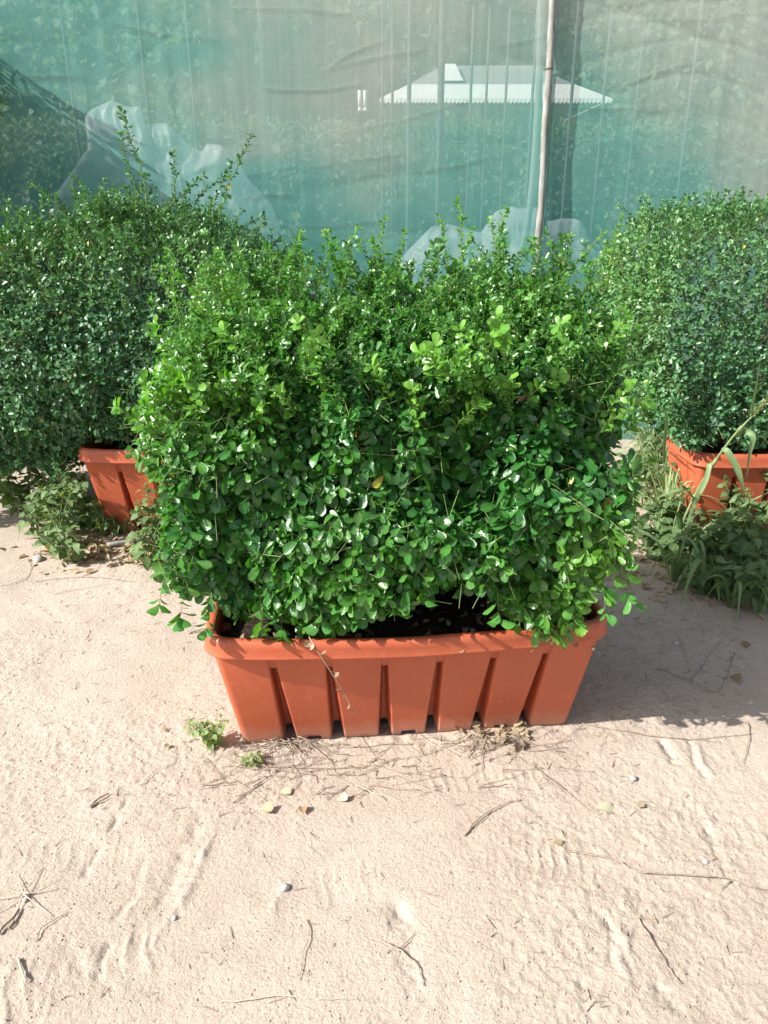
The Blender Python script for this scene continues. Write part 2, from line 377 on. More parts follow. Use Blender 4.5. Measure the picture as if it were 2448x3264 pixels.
# pole in front of the net
a = Acc(); pl = [at(1768, -330, 4.972), at(1764, -160, 4.972), at(1760, 0, 4.972), at(1752, 200, 4.970), at(1738, 420, 4.972), at(1728, 620, 4.968), at(1716, 780, 4.965), at(1700, 930, 4.96), at(1690, 1100, 4.955)]
pl.append(np.array([pl[-1][0] - .03, 4.95, -.1])); P = smooth_path(pl, 46)
P[:, 0] += vn3(P[:, 2] * 6, 1, 1) * .004
rr = .0205 + .0022 * vn3(P[:, 2] * 14, 2, 2) + np.linspace(-.001, .002, len(P)); tube(a, P, rr, 10)
po = empty('wooden_pole', (P[-1][0], P[-1][1], 0)); tag(po, 'thin pale weathered wooden pole standing in front of the net', 'pole')
o = obj('shaft', a.mesh('shaft'), MAT['bamboo'], po); o.location = -po.location
a = Acc(); c = at(1751, 222, 4.970); th = np.linspace(0, 2 * math.pi * 1.9, 30)
tube(a, np.stack([c[0] + .0232 * np.cos(th), c[1] + .0232 * np.sin(th), c[2] + .002 * th / 3], -1), .0017, 5)
tube(a, smooth_path([(c[0] - .02, c[1], c[2]), (c[0] - .035, c[1] + .01, c[2] + .004), (c[0] - .02, c[1] + .03, c[2]+.004)], 8), .0014, 5)
o = obj('wire_tie', a.mesh('wire_tie'), MAT['wire'], po); o.location = -po.location

# ---------------------------------------------------------------- behind the net
def tent():
    c = at(1575, 318, 15.0); t = empty('marquee', (c[0], 17, 0)); tag(t, 'white hipped marquee with scalloped edge, far behind the net', 'tent')
    hw = (at(1940, 318, 15)[0] - at(1210, 318, 15)[0]) / 2; z0 = c[2]; z1 = at(1575, 268, 15.4)[2]; z2 = at(1575, 216, 16.6)[2]; d = 2.2
    lv = [(hw, d, z0, 0), (hw * .74, d * .72, z1, 0), (hw * .42, d * .3, z2, 0)]
    def ring(h, dd, z): return np.array([(-h, -dd, z), (h, -dd, z), (h, dd, z), (-h, dd, z)])
    V = np.vstack([ring(*lv[0][:3]), ring(*lv[1][:3])]); F = np.array([[i, (i+1) % 4, 4 + (i+1) % 4, 4 + i] for i in range(4)])
    obj('lower_roof', mesh_np('lower_roof', V, [F], False), MAT['pvc'], t)
    V = np.vstack([ring(lv[1][0] - .004, lv[1][1] - .004, lv[1][2]), ring(*lv[2][:3])]); obj('upper_roof', mesh_np('upper_roof', V, [F, np.array([[4, 5, 6, 7]])], False), MAT['pvcgrey'], t)
    a = Acc(); n = 56
    for side in range(4):
        p, q = ring(hw, d, z0)[side], ring(hw, d, z0)[(side + 1) % 4]
        s = np.linspace(0, 1, n * 8 + 1); X = p + (q - p) * s[:, None]; drop = .05 + .03 * np.abs(np.sin(s * n * math.pi))
        B = X.copy(); B[:, 2] -= drop; nrm = np.array([[0, -1, 0], [1, 0, 0], [0, 1, 0], [-1, 0, 0]][side]) * .01
        a.add(np.stack([X + nrm, B + nrm * 3], 1).reshape(-1, 3), [grid_faces(len(s), 2)])
    obj('scalloped_valance', a.mesh('scalloped_valance', False), MAT['pvc'], t)
    zz = z1 + (z2 - z1) * .1
    V = ring(.22, .1, z1 + .06); V[:, 0] -= .72; V[:, 1] -= 1.45; W2 = ring(.15, .05, z2 - .02); W2[:, 0] -= .76; W2[:, 1] -= .95
    obj('roof_vent', mesh_np('roof_vent', np.vstack([V, W2]), [np.vstack([F, [[4, 5, 6, 7]]])], False), MAT['pvc'], t)
    for sx in (-1, -.33, .33, 1):
        for sy in (-1, 1):
            a = Acc(); tube(a, [(sx * (hw - .1), sy * (d - .1), 0), (sx * (hw - .1), sy * (d - .1), z0 + .02)], .05, 8); obj('post', a.mesh('post'), MAT['steel'], t)
tent()
for i, (px, Y, r) in enumerate([(228, 6.6, .012), (466, 6.9, .014), (614, 7.2, .013), (838, 7.4, .012), (1218, 7.0, .010), (1250, 7.8, .012), (1303, 6.4, .016), (1404, 6.2, .024),
                                (1500, 9, .014), (1550, 9, .012), (1612, 9, .014), (1697, 9, .016), (1822, 8.8, .016), (1925, 9, .014), (2030, 9, .012), (2200, 7.5, .012)]):
    p = at(px, 300, Y); a = Acc(); tube(a, [(0, 0, -.1), (.004, 0, 1.6), (0, 0, 3.3)], r, 8)
    o = obj('steel_post', a.mesh('steel_post'), MAT['steel'], None, (p[0], Y, 0))
    w = ['leftmost of all the faint posts behind the net', 'faint post behind the net above the tall left sprig', 'faint post behind the net right of the left plastic heap', 'faint post behind the net near the top left of the picture centre',
         'thin faint post left of the white marquee, first of a pair', 'thin faint post left of the white marquee, second of a pair', 'faint grey post crossing the left slope of the marquee roof', 'thickest grey post behind the net, left of the roof vent',
         'slim post just right of the roof vent', 'slim post crossing the marquee, second right of the vent', 'slim post crossing the marquee centre', 'slim post crossing the marquee just left of the pole',
         'slim post crossing the marquee just right of the pole', 'slim post at the right tip of the marquee', 'slim post just beyond the marquee on its right', 'rightmost faint post behind the net'][i]
    tag(o, w, 'post', 'posts standing behind the net')
for i, (px, lab) in enumerate([(1146, 'left one of two short white pipes beside the marquee'), (1163, 'right one of two short white pipes beside the marquee')]):
    p, q = at(px, 288, 9.5), at(px + 2, 345, 9.5); a = Acc(); tube(a, [p, q], .022, 10)
    tube(a, [q, q + (0, 0, -.03)], .026, 10)
    o = obj('white_pipe', a.mesh('white_pipe'), MAT['pvc']); tag(o, lab, 'pipe')
def plastic_heap(name, outline, Y, label, seed):
    """crumpled sheet draped over a heap: closed 3-D lump; outline = px skyline"""
    pts = np.array([at(x, y, Y) for x, y in outline]); xs, zs = pts[:, 0], pts[:, 2]
    nu, nv = 260, 120; X = np.linspace(xs[0], xs[-1], nu); top = np.interp(X, xs, zs); th = np.linspace(0, 1, nv)
    XX = np.repeat(X[:, None], nv, 1); T = np.repeat(th[None], nu, 0); TP = top[:, None]
    e = np.clip(np.minimum(X - X[0], X[-1] - X) / .12, 0, 1)[:, None] ** .5
    Z = TP * np.sin(T * math.pi) ** .55; Yv = Y - np.cos(T * math.pi) * .28 * (.25 + .75 * e) * (1 + .3 * vn3(XX * 3, T * 3, seed))
    cr = np.abs(vn3(XX * 5 + seed, Z * 5, T * 2)) + .6 * np.abs(vn3(XX * 11, Z * 9 + seed, T * 4)) + .35 * np.abs(vn3(XX * 24, Z * 20 + seed, T * 4)) 
    Yv = Yv + cr * .05; Z = Z + vn3(XX * 7, T * 8, seed) * .035 * np.sin(T * math.pi)
    XX = XX + vn3(Z * 6, T * 6, seed + 3) * .04
    o = obj(name, mesh_np(name, np.stack([XX, Yv, np.maximum(Z, -.02)], -1).reshape(-1, 3), [grid_faces(nu, nv)], True), MAT['sheet'])
    tag(o, label, 'plastic sheet', 'white plastic heaps behind the net')
plastic_heap('plastic_sheet_heap', [(120, 760), (200, 580), (270, 500), (300, 470), (272, 420), (300, 360), (355, 333), (455, 336), (475, 400), (492, 400), (545, 388), (595, 450), (640, 470), (660, 445), (705, 445), (745, 500), (770, 560), (800, 600), (860, 640), (900, 760)], 5.42,
             'large crumpled white plastic heap seen through the net above the left shrub', 2.0)
plastic_heap('plastic_sheet_heap', [(1240, 860), (1300, 810), (1370, 730), (1430, 705), (1480, 715), (1540, 740), (1590, 670), (1640, 650), (1710, 665), (1740, 700), (1790, 690), (1850, 720), (1890, 780), (1960, 850)], 5.45,
             'lower crumpled white plastic heap seen through the net by the pole', 5.0)
a = Acc(); tube(a, smooth_path([at(1640, 930, 5.14), at(1665, 800, 5.14), at(1692, 640, 5.14), at(1712, 400, 5.14), at(1722, 150, 5.14), at(1726, -100, 5.14)], 20), .022, 8)
o = obj('bent_pipe', a.mesh('bent_pipe'), MAT['pvc']); tag(o, 'pale bent pipe behind the net just left of the wooden pole', 'pipe')

def make_tree(name, loc, h, cr, n, leaf, label, seed, trunk_r=.12, droop=0.0):
    rg = np.random.default_rng(seed); t = empty(name, loc); a = Acc()
    tube(a, smooth_path([(0, 0, -.1), (.1, .05, h * .3), (-.1, .1, h * .6), (0, 0, h * .8)], 10), np.linspace(trunk_r, trunk_r * .4, 10), 8)
    C = []
    for k in range(16):
        an, el = rg.random() * 6.28, rg.random(); q = np.array([math.cos(an) * cr * (.35 + .5 * rg.random()), math.sin(an) * cr * (.35 + .5 * rg.random()), h * (.45 + .5 * el)])
        tube(a, smooth_path([(0, 0, h * (.3 + .35 * rg.random())), q * (.5, .5, .93), q], 6), np.linspace(trunk_r * .35, .015, 6), 5); C.append(q)
    obj('trunk', a.mesh('trunk'), MAT['stem'], t)
    C = np.array(C); idx = rg.integers(0, len(C), n); p = C[idx] + rg.normal(size=(n, 3)) * cr * np.array([.22, .22, .18])
    p[:, 2] -= droop * rg.random(n) ** 2
    ax = norm(rg.normal(size=(n, 3)) + [0, 0, -.4]); nn = norm(np.cross(ax, rg.normal(size=(n, 3))))
    obj('crown', leaves_mesh('crown', p, ax, nn, leaf * (.6 + .8 * rg.random(n)), .5, rg, far=True), MAT['treeleaf'], t)
    tag(t, label, 'tree'); return t

# ---------------------------------------------------------------- leaf builders
def tmpl_big():
    half = [(.25, .22), (.50, .40), (.74, .455), (.90, .38), (.89, .30), (.975, .20), (.955, .10)]
    V = [(0, 0), (.25, 0), (.50, 0), (.74, 0), (1.0, 0)]
    Rr = list(range(5, 12)); L = list(range(12, 19)); V += [(t, w) for t, w in half] + [(t, -w) for t, w in half]
    F3 = [(0, 1, 5), (1, 0, 12)]
    F4 = [(1, 2, 6, 5), (2, 3, 7, 6), (2, 1, 12, 13), (3, 2, 13, 14)]
    F7 = [(3, 4, 11, 10, 9, 8, 7), (4, 3, 14, 15, 16, 17, 18)]
    return np.array(V), [np.array(F3), np.array(F4), np.array(F7)]
def tmpl_small():
    V = np.array([(0, 0), (.45, 0), (1, 0), (.32, .31), (.76, .42), (.32, -.31), (.76, -.42)])
    return V, [np.array([(0, 1, 3), (1, 0, 5)]), np.array([(1, 2, 4, 3), (2, 1, 5, 6)])]
def tmpl_ovate():
    V = np.array([(0, 0), (.3, 0), (.62, 0), (1, 0), (.12, .26), (.34, .40), (.66, .28), (.12, -.26), (.34, -.40), (.66, -.28)])
    return V, [np.array([(0, 1, 4), (1, 0, 7), (2, 3, 6), (3, 2, 9)]), np.array([(1, 2, 6, 5), (2, 1, 8, 9)]), np.array([(4, 1, 5), (1, 7, 8)])]
TB, TS, TO = tmpl_big(), tmpl_small(), tmpl_ovate()
def leaves_np(p, ax, nn, L, wr, rg, T, young=0.0, curl=.18, fold=.35):
    V2, F = T; n = len(p); k = len(V2); L = np.broadcast_to(L, (n,)); wr = np.broadcast_to(wr, (n,))
    nn = norm(nn - ax * (nn * ax).sum(1, keepdims=True)); bb = np.cross(nn, ax)
    t, w = V2[:, 0][None], V2[:, 1][None] * (wr * 2)[:, None]
    fo = (fold * (.3 + 1.1 * rg.random(n)))[:, None]; cu = (curl * (rg.normal(size=n) * .8 + .7))[:, None]
    wv = (rg.normal(size=(n, k)) * .015)
    hz = np.abs(w) * fo - cu * t * t + wv; tw = (rg.normal(size=n) * .25)[:, None] * t * w
    P = p[:, None] + (ax[:, None] * (t * (1 - .12 * np.abs(cu)))[:, :, None] + bb[:, None] * w[:, :, None] + nn[:, None] * (hz + tw)[:, :, None]) * L[:, None, None]
    off = (np.arange(n) * k)[:, None, None]
    Fs = [(f[None] + off).reshape(-1, f.shape[1]) for f in F]
    # merge arrays with the same side count
    d = {}
    for f in Fs: d.setdefault(f.shape[1], []).append(f)
    rep = lambda a: np.repeat(np.broadcast_to(a, (n,)), k)
    return P.reshape(-1, 3), [np.concatenate(v) for v in d.values()], dict(rnd=rep(rg.random(n)), odd=rep(rg.random(n)), young=rep(young), lw=np.tile(V2[:, 1], n))
def leaves_mesh(name, p, ax, nn, L, wr, rg, far=False, young=0.0, **kw):
    V, F, A = leaves_np(p, ax, nn, L, wr, rg, TS if far else TB, young, **kw)
    return mesh_np(name, V, F, True, A)
def sticks(acc, p, q, r):
    """many straight thin prisms"""
    n = len(p); d = norm(q - p); b = norm(np.cross(d, np.array([.3, .2, .93]))); c = np.cross(d, b)
    an = np.arange(3) * 2.0944; o = b[:, None] * np.cos(an)[None, :, None] + c[:, None] * np.sin(an)[None, :, None]
    r = np.broadcast_to(r, (n,))[:, None, None]
    V = np.concatenate([p[:, None] + o * r, q[:, None] + o * r * .6], 1).reshape(-1, 3); off = (np.arange(n) * 6)[:, None, None]
    F = np.array([[0, 1, 4, 3], [1, 2, 5, 4], [2, 0, 3, 5]])[None] + off
    acc.add(V, [F.reshape(-1, 4)])

def grow_shrub(root, inside, bbox, n_nodes, seed, size_fn, young_fn, mat_leaf, big=True, lam=.055, shoots=(), droop=.55, kleaf=(3, 7), stems=None, twigL=.06, volume=.10, wfn=None):
    rg = np.random.default_rng(seed); lo, hi = np.array(bbox[0]), np.array(bbox[1]); got = []; N = 0
    while N < n_nodes:
        q = lo + rg.random((60000, 3)) * (hi - lo); d = inside(q)
        keep = (d > 0) & (rg.random(len(q)) < (np.exp(-d / lam) + volume * .12) * (wfn(q) if wfn else 1)); q = q[keep]; got.append(q); N += len(q)
    p = np.concatenate(got)[:n_nodes]; e = .02
    g = np.stack([inside(p + np.eye(3)[i] * e) - inside(p - np.eye(3)[i] * e) for i in range(3)], -1); out = norm(-g + 1e-6)
    sz = size_fn(p); yg = np.clip(young_fn(p) + rg.normal(size=len(p)) * .12, 0, 1)
    upw = np.clip((p[:, 2:3] - .9) / .4, 0, 1)
    d = norm(out * .75 + rg.normal(size=p.shape) * .5 + np.array([0, 0, 1.]) * (.15 + .6 * upw))
    L = twigL * (.5 + rg.random(len(p))) * (sz / sz.mean()) ** .5
    k = rg.integers(kleaf[0], kleaf[1], len(p)); idx = np.repeat(np.arange(len(p)), k); m = len(idx)
    first = np.concatenate([[0], np.cumsum(k)[:-1]]); j = np.arange(m) - np.repeat(first, k)
    ph = np.repeat(rg.random(len(p)) * 6.28, k) + j * 2.4
    D = d[idx]; b1 = norm(np.cross(D, np.array([.21, .33, .92]))); b2 = np.cross(D, b1)
    rad = b1 * np.cos(ph)[:, None] + b2 * np.sin(ph)[:, None]
    dr = droop * (1 - .8 * upw[idx]); 
    ax = norm(rad * .9 + D * (.45 + .5 * upw[idx]) + np.array([0, 0, -1.]) * dr + out[idx] * .25 + rg.normal(size=(m, 3)) * .22)
    nn = norm(out[idx] * .8 + np.array([0, 0, 1.]) * .65 + D * .3 + rg.normal(size=(m, 3)) * .42)
    back = (rg.random(m) ** 1.5) * .9; back[j == 0] = 0
    base = p[idx] - D * (back * L[idx])[:, None]
    ll = sz[idx] * (.5 + .75 * rg.random(m)) * (1 - .35 * yg[idx] * (rg.random(m) < .6))
    if big:
        bigm = ll > .030
        A = Acc()
        for msk, T in ((bigm, TB), (~bigm, TS)):
            V, F, at_ = leaves_np(base[msk], ax[msk], nn[msk], ll[msk], (.20 + .11 * rg.random(msk.sum())), rg, T, yg[idx][msk]); A.add(V, F, **at_)
    else:
        A = Acc(); V, F, at_ = leaves_np(base, ax, nn, ll, .28 + .12 * rg.random(m), rg, TS, yg[idx]); A.add(V, F, **at_)
    st = Acc(); sticks(st, p - d * L[:, None] * 1.5, p, .0011 * (sz / .04) ** .3)
    gs = Acc(); 
    for si, (P, r0, ls, y) in enumerate(shoots):
        P = np.asarray(P)
        if r0 > .00205:
            g1 = Acc(); tube(g1, P, np.linspace(r0, r0 * .45, len(P)), 5); o = obj('sprig', g1.mesh('sprig'), MAT['shoot'], root); o.location = -root.location
        else: tube(st, P, np.linspace(r0, r0 * .45, len(P)), 5)
        Ls = np.linalg.norm(np.diff(P, axis=0), axis=1).sum(); nn_ = max(4, int(Ls / (ls * .42))); u = (np.arange(nn_) + .5) / nn_ * (len(P) - 1)
        i = np.minimum(u.astype(int), len(P) - 2); bp = P[i] + (P[i + 1] - P[i]) * (u - i)[:, None]; T_ = norm(P[i + 1] - P[i])
        cl = np.repeat(np.arange(nn_), 2); cl = np.concatenate([cl, np.full(4, nn_ - 1)]); bp, T_ = bp[cl], T_[cl]; bp[-4:] = P[-1]
        a_ = np.arange(len(cl)) * 2.6 + rg.random() * 6; B1 = norm(np.cross(T_, np.array([.3, .9, .1]))); B2 = np.cross(T_, B1)
        rd = B1 * np.cos(a_)[:, None] + B2 * np.sin(a_)[:, None]; ax_ = norm(rd * .8 + T_ * .6 + rg.normal(size=rd.shape) * .2)
        V, F, at_ = leaves_np(bp, ax_, norm(T_ + rg.normal(size=rd.shape) * .4), ls * (.5 + .8 * rg.random(len(cl))), .31, rg, TB if ls > .024 else TS, np.clip(y + rg.normal(size=len(cl)) * .2, 0, 1)); A.add(V, F, **at_)
    f = obj('foliage', A.mesh('foliage'), mat_leaf, root); f.location = -root.location
    o = obj('twigs', st.mesh('twigs'), MAT['shoot'], root); o.location = -root.location
    for q in (stems or []):
        a_ = Acc(); tube(a_, smooth_path(q, 12), np.linspace(.013, .004, 12), 7); o = obj('stem', a_.mesh('stem'), MAT['stem'], root); o.location = -root.location
def shoot(p, h, lean, rg, n=7):
    p = np.asarray(p, float); t = np.linspace(0, 1, n)[:, None]; lean = np.asarray(lean, float)
    w = np.cumsum(rg.normal(size=(n, 3)) * h * .018, 0); w -= w[:1]
    return p + np.array([0, 0, 1.]) * h * t + lean * h * (t ** 1.4) + w
def smin(L, k=.06):
    A = np.stack(L); return -k * np.log(np.exp(-A / k).sum(0))

# ---------------------------------------------------------------- planters
def perim(a, b, r, n_str_x, n_str_y, n_c):
    """rounded rectangle outline, counterclockwise from the front left; returns xy, normal, u (position along front/side or 9), side id"""
    P, N, U, Sd = [], [], [], []
    def line(p, q, n, nrm, sid):
        for i in range(n):
            f = i / n; P.append((p[0] + (q[0]-p[0])*f, p[1] + (q[1]-p[1])*f)); N.append(nrm); U.append(f); Sd.append(sid)
    def arc(cx, cy, a0, n, sid):
        for i in range(n):
            t = a0 + (math.pi / 2) * i / n; P.append((cx + r*math.cos(t), cy + r*math.sin(t))); N.append((math.cos(t), math.sin(t))); U.append(i / n); Sd.append(sid)
    line((-a + r, -b), (a - r, -b), n_str_x, (0, -1), 0); arc(a - r, -b + r, -math.pi/2, n_c, 4)
    line((a, -b + r), (a, b - r), n_str_y, (1, 0), 1); arc(a - r, b - r, 0, n_c, 5)
    line((a - r, b), (-a + r, b), n_str_x, (0, 1), 2); arc(-a + r, b - r, math.pi/2, n_c, 6)
    line((-a, b - r), (-a, -b + r), n_str_y, (-1, 0), 3); arc(-a + r, -b + r, math.pi, n_c, 7)
    return np.array(P), np.array(N), np.array(U), np.array(Sd)
A0, A1, B0, B1, ZR, ZT = .496, .556, .172, .212, .347, .40
def bulge(x, sid_y, z, amt):
    return amt * np.clip(1 - (x / .56) ** 2, 0, 1) * (z / .4) ** 1.3 * sid_y
def groove_amt(P, U, Sd, a, b, fz):
    """1 inside a groove, 0 on a rib, soft walls"""
    g = np.zeros(len(P)); hw = .0012 + .0075 * (1 - fz); so_ = .008 + .006 * (1 - fz)
    for ax_, sids, half, cnt in ((0, (0, 2, 4, 5, 6, 7), a, 7), (1, (1, 3), b, 3)):
        pitch = 2 * half / cnt
        for k in range(1, cnt):
            c = -half + k * pitch; d = np.abs(P[:, ax_] - c); m = np.clip(1 - (d - hw) / so_, 0, 1)
            m = np.where(np.isin(Sd, sids), m, 0); g = np.maximum(g, m)
    return g * g * (3 - 2 * g)
def planter_meshes(amt):
    zs = np.concatenate([[0, .004, .010, .018], np.linspace(.026, .075, 10), np.linspace(.09, ZR + .012, 16)]); rows = []
    for z in zs:
        f = min(1, z / ZR); a = A0 + (A1 - A0) * f; b = B0 + (B1 - B0) * f; r = .022
        P, N, U, Sd = perim(a, b, r, 330, 110, 8)
        g = groove_amt(P, U, Sd, a, b, f); dep = .052 - .012 * f
        ins = g * dep + (.006 * (1 - min(1, z / .012)))
        X = P - N * ins[:, None]; sy = N[:, 1] * (np.abs(N[:, 1]) > .3)
        X[:, 1] += np.sign(P[:, 1]) * bulge(P[:, 0], np.abs(sy) , z, amt) * np.where(P[:, 1] < 0, 1, .4)
        zz = np.full(len(P), z)
        zz = np.maximum(zz, .034 * (g > .55) * (1 - .5 * (g < .9)))
        pitch = 2 * a / 7
        for k in (1, 3, 5):       # drainage notches in every second foot
            c = -a + (k + .5) * pitch; m = (np.abs(P[:, 0] - c) < .021) & np.isin(Sd, (0, 2)); zz = np.where(m, np.maximum(zz, .019), zz)
        rows.append(np.column_stack([X, zz]))
    V = np.stack(rows, 1); n = V.shape[0]; body = mesh_np('body', V.reshape(-1, 3), [grid_faces(n, len(zs), True)])
    # rim: closed profile swept round
    prof = [(-.004, ZR - .004), (.016, ZR - .006), (.0245, ZR - .004), (.0265, ZR), (.0250, ZR + .004), (.0235, ZR + .007), (.0232, ZR + .030), (.0215, ZR + .041), (.0165, ZR + .049), (.0095, ZR + .053), (.001, ZR + .053), (-.006, ZR + .050), (-.010, ZR + .044), (-.012, ZR + .02), (-.014, ZR - .05), (-.008, ZR - .05), (-.004, ZR - .004)]
    rows = []
    for o_, z in prof:
        P, N, U, Sd = perim(A1 + o_, B1 + o_, .045 + o_, 150, 50, 12)
        X = P.copy(); sy = np.abs(N[:, 1])
        X[:, 1] += np.sign(P[:, 1]) * bulge(P[:, 0], 1, z, amt) * sy * np.where(P[:, 1] < 0, 1, .4)
        wob = vn3(P[:, 0] * 7, P[:, 1] * 7, 3) * .003 + vn3(P[:, 0] * 19, P[:, 1] * 19, 5) * .0012 * (z < ZR + .001)
        rows.append(np.column_stack([X, z + wob]))
    V = np.stack(rows, 1); rim = mesh_np('rim', V.reshape(-1, 3), [grid_faces(V.shape[0], len(prof), True)])
    # soil
    nx, ny = 90, 40; X, Y = np.meshgrid(np.linspace(-A1 + .012, A1 - .012, nx), np.linspace(-1, 1, ny), indexing='ij')
    Yy = Y * (B1 - .012 + bulge(X, 1, .36, amt) * np.where(Y < 0, 1, .4)); Z = ZR - .012 + vn3(X * 14, Yy * 14, 1) * .012 + vn3(X * 40, Yy * 40, 1) * .006
    soil = mesh_np('soil', np.stack([X, Yy, Z], -1).reshape(-1, 3), [grid_faces(nx, ny)])
    return body, rim, soil
def planter(loc, yaw, amt, label):
    t = empty('planter', loc, yaw); b, r, s = planter_meshes(amt)
    obj('body', b, MAT['plastic'], t); obj('rim', r, MAT['plastic'], t); obj('soil', s, MAT['soil'], t)
    tag(t, label, 'planter', 'ribbed terracotta plastic planters'); return t
PM = (.058, 2.088, -.006)
planter(PM, R(5.4), .050, 'long ribbed terracotta plastic planter in the middle, whole front face showing')
planter((-.82, 3.60, -.01), R(-2), .02, 'terracotta plastic planter standing back at the left, partly hidden by the middle shrub').scale = (1.04, 1, 1.13)
planter((2.01, 3.55, -.01), R(1), .02, 'terracotta plastic planter at the right edge, behind tall grass and weeds').scale = (1.04, 1, 1.13)
# extra marks: dry leaves lying on the soil of the middle planter
def flat_leaves(name, pts, L, rg, mat, **kw):
    p = np.asarray(pts); n = len(p); an = rg.random(n) * 6.28; ax = norm(np.stack([np.cos(an), np.sin(an), rg.normal(size=n) * .25], -1))
    nn = norm(np.array([0, 0, 1.]) + rg.normal(size=(n, 3)) * .45)
    V, F, A = leaves_np(p, ax, nn, L * (.6 + .8 * rg.random(n)), .36, rg, TB, kw.get('young', 0) * rg.random(n), curl=.35, fold=.5)
    return mesh_np(name, V, F, True, A)
rg = np.random.default_rng(3); n = 190; q = np.column_stack([rg.uniform(-.5, .62, n), rg.uniform(1.84, 2.26, n), np.full(n, ZR + .004) + rg.random(n) * .006])
o = obj('fallen_leaves', flat_leaves('fallen_leaves', q, .028, rg, None), MAT['drygrass']); tag(o, 'dry fallen leaves lying on the dark soil of the middle planter', 'dry leaves', kind='stuff')

# ---------------------------------------------------------------- middle shrub
def main_inside(p):
    x, y, z = p[:, 0], p[:, 1], p[:, 2]
    n = vn3(x * 3, y * 3, z * 3) * .05 + vn3(x * 7, y * 7, z * 7 + 5) * .042 + vn3(x * 14, y * 14, z * 14) * .03 + np.minimum(0, vn3(x * 5 + 3, y * 5, z * 5)) * .12 - .006
    xl = np.interp(z, [.36, .45, .6, .8, .95, 1.08, 1.2, 1.32], [-.45, -.49, -.52, -.56, -.645, -.655, -.62, -.56])
    xr = np.interp(z, [.36, .45, .6, .8, 1.1, 1.3, 1.45], [.52, .55, .61, .66, .68, .64, .55])
    yf = np.interp(z, [.34, .44, .7, 1.0, 1.12, 1.25, 1.38], [1.85, 1.80, 1.79, 1.83, 1.90, 2.10, 2.45])
    zb = .362 + .175 * np.exp(-((x - .13) / .24) ** 4) + .05 * np.maximum(0, y - 2.0)
    zt = 1.262 + .06 * vn3(x * 5, y * 5, 2)
    return smin([x - xl, xr - x, y - yf, 2.62 - y, zt - z, z - zb], .03) + n
rg = np.random.default_rng(11); sh = []
top = lambda x: np.array([x, rg.uniform(2.0, 2.55), 1.28])
for i in range(130):
    x = rg.uniform(-.52, .62); y = rg.uniform(1.95, 2.55); z = 1.05 + .18 * min(1, (y - 1.9) / .4)
    sh.append((shoot((x, y, z), rg.uniform(.05, .14), (rg.normal() * .55, rg.normal() * .3, 0), rg), .0016, .016, .5))
for i in range(260):
    y = rg.uniform(1.88, 2.35); z = .98 + .28 * min(1, (y - 1.86) / .4)
    sh.append((shoot((rg.uniform(-.52, .60), y, z), rg.uniform(.06, .16), (rg.normal() * .5, -.35 + rg.normal() * .3, 0), rg), .0013, .017, .3))
for (px, py, Y, dx) in [(1458, 640, 2.35, -.1), (1400, 690, 2.4, -.1), (1615, 670, 2.4, .12), (1225, 700, 2.5, .15), (1035, 745, 2.5, -.3), (1920, 745, 2.3, .6), (1820, 750, 2.35, .05), (1560, 700, 2.35, -.25), (1140, 730, 2.4, .2), (1290, 740, 2.5, .1), (960, 740, 2.45, .1), (1930, 800, 2.4, .5), (700, 800, 2.3, -.3), (500, 850, 2.2, -.3), (540, 800, 2.2, -.1), (1980, 690, 2.5, .2), (1700, 760, 2.4, -.15), (1500, 730, 2.45, .3)]:
    tip = at(px, py, Y); h = rg.uniform(.16, .24); P = shoot((0, 0, 0), h, (dx, 0, 0), rg, 9); sh.append((P - P[-1] + tip, .0021, .017, .8))
for i in range(70):   # side and front shoots
    s = rg.random(); z = rg.uniform(.75, 1.12)
    if s < .35: p0, ln = (-.56, rg.uniform(1.85, 2.3), z), (-.8, -.2, 0)
    elif s < .5: p0, ln = (.64, rg.uniform(1.9, 2.3), z), (1.0, -.2, 0)
    else: p0, ln = (rg.uniform(-.6, .6), 1.88, rg.uniform(.95, 1.18)), (rg.normal() * .7, -.7, 0)
    sh.append((shoot(p0, rg.uniform(.05, .11), np.array(ln) * rg.uniform(.5, 1.3), rg), .0016, .028, .75))
for (x0, z0, L, dx) in [(-.46, .47, .10, -.3), (-.33, .46, .09, .1), (-.28, .44, .09, .2), (.50, .49, .10, .2), (.58, .50, .09, .3), (.44, .47, .09, -.2), (.30, .50, .10, .1), (.02, .52, .10, .1), (.10, .55, .09, .3), (-.17, .48, .09, .1), (.62, .56, .1, .8), (-.52, .5, .1, -.7), (-.56, .56, .12, -.8)]:
    p0 = np.array([x0, 1.84 + .0 * x0, z0 + .05]); t = np.linspace(0, 1, 6)[:, None]
    sh.append((p0 + np.array([dx * .3, -.5, .15]) * L * t + np.array([0, 0, -.9]) * L * t ** 2, .0014, .044, .25))
root = empty('shrub', (.062, 2.09, ZR)); tag(root, 'leafy glossy bright green shrub filling the middle planter', 'shrub', 'hedge shrubs in planters')
stems = [[(x, 2.1 + dy, ZR - .03), (x + dx * .3, 2.08 + dy, .6), (x + dx * .7, 2.1 + dy, .9), (x + dx, 2.15 + dy, 1.2)] for x, dx, dy in [(-.34, -.08, .03), (-.28, .1, .05), (-.05, -.1, .03), (.12, .1, .08), (.33, -.05, 0), (.42, .18, .04), (.36, .22, -.05), (-.33, -.16, -.04)]]
stems += [[(-.33, 2.05, .42), (-.25, 1.97, .50), (-.1, 1.92, .52)], [(.40, 2.05, .42), (.43, 1.95, .50), (.5, 1.87, .50)]]
def size_main(p):
    return np.interp(p[:, 2], [.4, .85, .98, 1.08, 1.2, 1.35], [.047, .045, .037, .028, .023, .020]) * (1 - .25 * (p[:, 0] < -.5))
